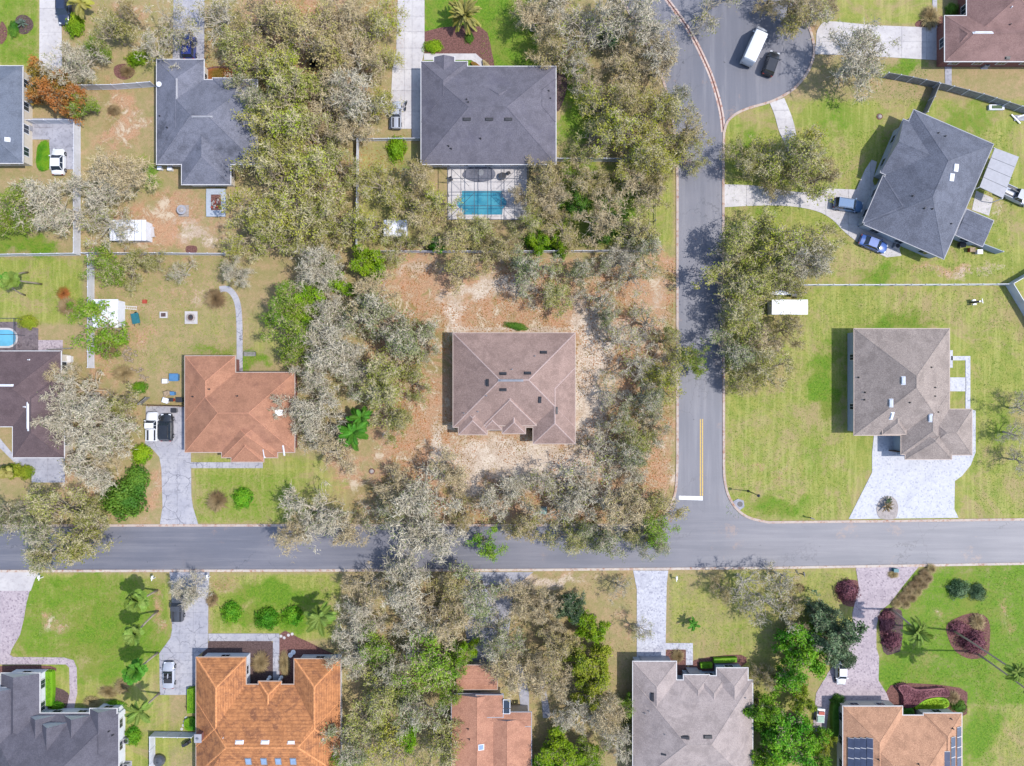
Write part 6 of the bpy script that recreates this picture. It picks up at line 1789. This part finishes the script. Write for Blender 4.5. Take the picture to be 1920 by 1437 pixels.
bin_('rusty red tub in the middle of the junk pile', (325, 750), 'plastic_red', 'metal_dark', .55)
bin_('white box on the ground left of the charcoal house lower wall', (303, 318), 'metal_white', 'metal_white', .55)
bin_('white box right of its twin below the charcoal house wall', (322, 319), 'metal_white', 'metal_white', .6)
bin_('pale bin in the yard above the plum house roof corner', (131, 674), 'metal_white', 'trim', 1.1)
bin_('dark bin by the lower corner wall of the askew slate house', (1800, 461), 'metal_dark', 'metal_dark', .8)
bin_('rust coloured bin beside the dark one at the slate house corner', (1818, 470), 'plastic_red', 'log', .7)
bin_('white cooler box by the storage wall of the slate house', (1832, 474), 'metal_white', 'metal_white', .7)
slab_thing('lawn_bench', 'white bench frame on the lawn against the weathered grey fence', 'bench', (1866, 203), 2.4, .8, .4, 'metal_white', [('cushion', lambda m: m.box(0, 0, .43, 1.6, .5, .06), 'leaf_dark')])
slab_thing('lumber_pile', 'white boards heaped on the lawn at the right edge', 'boards', (1910, 222), 1.6, .9, .15, 'concrete_grey', [('board', lambda m: m.box(-.6, -.2, .22, 2.0, .2, .08, rz=-.8), 'white_paint'), ('plank', lambda m: m.box(.3, .3, .24, 1.4, .2, .06, rz=.3), 'white_paint')])
t = thing('grill', 'black barbecue grill inside the white garden fence', 'grill', G(353, 1391), .5)
MB().box(0, 0, .8, .9, .5, .4, taper=.85).build('hood', M['metal_dark'], t); MB().box(0, 0, .3, .7, .4, .6).build('cabinet', M['metal_dark'], t)
for sx in (-1, 1):
    MB().box(sx * .65, 0, .62, .35, .45, .05).build('side_shelf', M['metal_dark'], t)
t = thing('covered_grill', 'dark oval covered object at the lower garden fence', 'grill cover', G(301, 1424), 0)
MB().lathe([(.9, 0), (.95, .5), (.7, .85), (.2, 1.0)]).build('cover', M['car_graphite'], t); MB().box(0, 0, .98, .4, .12, .08).build('handle', M['metal_dark'], t)
for i, (x, y) in enumerate([(349, 1346), (346, 1353), (344, 1360), (341, 1367), (527, 1193), (533, 1196), (541, 1191), (548, 1189)]):
    o = MB().disc(0, 0, 0, .07, .24, 9).build('stepping_stone', M['concrete_pale'])
    o.location = G(x, y)
    tag(o, 'small pale stepping stone in the short curved row beside the tiled house' if i < 4 else 'small white stepping stone in the mulch right of the courtyard walk', 'stepping stone', 'stepping stones at the hedge' if i < 4 else 'stepping stones in the mulch')
def statue(label, px):
    t = thing('garden_statue', label, 'statue', G(*px), rnd.uniform(0, 3))
    MB().lathe([(.3, 0), (.3, .2), (.2, .25), (.2, .6)]).build('plinth', M['white_paint'], t)
    MB().lathe([(.12, .55), (.24, .9), (.12, 1.15), (.14, 1.35), (.03, 1.5)]).build('figure', M['white_paint'], t)
statue('white garden statue left of the tiled house courtyard walk end', (506, 1270))
statue('white garden statue right of the tiled house courtyard walk end', (528, 1270))
t = thing('garden_ornament', 'white figure eight shaped ornament lying in the dark mulch', 'ornament', G(548, 1225), .8)
for sx in (-1, 1):
    MB().lathe([(.22, 0), (.38, .1), (.38, .25), (.22, .28), (.2, .1)], sx * .32, 0).build('ring', M['white_paint'], t)
t = thing('playset', 'small pink and white play table beside the playhouse roof', 'play table', G(284, 437), .1)
MB().box(0, 0, .5, 1.4, 1.6, .08).build('table_top', M['concrete_pale'], t)
for sx in (-1, 1):
    for sy in (-1, 1):
        MB().box(sx * .6, sy * .7, .24, .08, .08, .48).build('leg', M['metal_white'], t)
t = thing('golf_cart', 'small white cart with an open cargo tray left of the pink paver path', 'cart', G(1535, 1338), 1.5)
MB().box(0, 0, .55, 2.2, 1.2, .5).build('body', M['car_white'], t); MB().box(-.5, 0, .86, 1.0, 1.0, .12).build('tray', M['plastic_green'], t); MB().box(.5, 0, .9, .5, .9, .3).build('seat', M['plastic_red'], t)
for sx in (-1, 1):
    for sy in (-1, 1):
        MB().tube([(sx * .7, sy * .5, .25), (sx * .7, sy * .65, .25)], .25, 10).build('wheel', M['rubber'], t)
t = thing('satellite_dish', 'round grey satellite dish at the edge of the charcoal roof', 'satellite dish', (*P(299, 159, 3.3), 3.3), .4)
MB().lathe([(.05, 0), (.3, .06), (.42, .16)]).build('dish', M['metal_white'], t); MB().tube([(0, 0, -.5), (0, 0, .05)], .03, 5).tube([(0, 0, .02), (.3, 0, .4)], .02, 5).build('arm', M['metal_grey'], t)
t = thing('tyre', 'old dark tyre lying under the oaks on the top woodland floor', 'tyre', G(588, 120))
MB().lathe([(.4, 0), (.62, .05), (.66, .25), (.4, .3), (.38, .1)]).build('tread', M['rubber'], t); MB().disc(0, 0, 0, .1, .38).build('rim', M['metal_grey'], t)
for px, lab in (((1649, 219), 'small stone ringed marker on the green lawn left of the askew slate house'), ((697, 884), 'small pale stone in the red mulch patch right of the bare tree'), ((116, 552), 'pale stone in the left yard by the rusty bush')):
    t = thing('marker_stone', lab, 'stone', G(*px)); MB().lathe([(.3, 0), (.34, .1), (.2, .22)]).build('stone', M['stone'], t); MB().disc(0, 0, 0, .05, .5, 12).build('ring', M['mulch'], t)

# low growth and leaf litter: real blades and leaves too small and too many to count
def litter(name, n, boxes, size, mat, up, zmax, seed, thr=-1, sc=.1):
    rg = np.random.RandomState(seed)
    w = np.array([(b[2] - b[0]) * (b[3] - b[1]) for b in boxes], float); w /= w.sum()
    k = rg.choice(len(boxes), n, p=w); B = np.array(boxes, float)[k]
    px = rg.uniform(B[:, 0], B[:, 2]); py = rg.uniform(B[:, 1], B[:, 3])
    X = (px - 960) * S; Y = (718.5 - py) * S
    dens = np.array([mnoise.noise(Vector((a * sc, b * sc, seed))) for a, b in zip(X, Y)])
    m = dens > thr; X, Y = X[m], Y[m]
    c = np.column_stack([X, Y, rg.uniform(.01, zmax, len(X))])
    V = quads(c, rnormals(len(c), up, rg), size * rg.uniform(.5, 1.3, len(c)), .9, rg)
    o = link(bpy.data.objects.new(name, fastmesh(name, V, [np.arange(len(V)).reshape(-1, 4)], [M[mat]])))
    o['kind'] = 'stuff'
    return o
lawnR = [(1362, 245, 1900, 520), (1362, 545, 1590, 970), (1590, 545, 1900, 612), (1825, 600, 1980, 965), (1830, 1066, 1980, 1437), (1660, 1160, 1850, 1280), (1255, 1075, 1590, 1225), (1540, 120, 1740, 200)]
litter('grass', 42000, lawnR, .09, 'leaf_spring', .3, .07, 3, -1, .12)
litter('grass', 26000, [(0, 482, 150, 590), (60, 1085, 310, 1240), (395, 1080, 620, 1185), (362, 882, 560, 980), (0, 0, 70, 120), (900, 0, 1000, 130), (1050, 140, 1110, 290), (180, 480, 440, 700)], .09, 'leaf_spring', .3, .07, 4, -1, .12)
litter('dead_leaves', 40000, [(690, 490, 1262, 980), (380, 0, 760, 330)], .12, 'leaf_rust', 1.5, .05, 5, -.12, .16)
litter('dead_leaves', 22000, [(690, 490, 1262, 980), (230, 480, 560, 680), (1362, 420, 1470, 740), (800, 1075, 1185, 1437)], .12, 'leaf_straw', 1.5, .05, 6, -.1, .2)
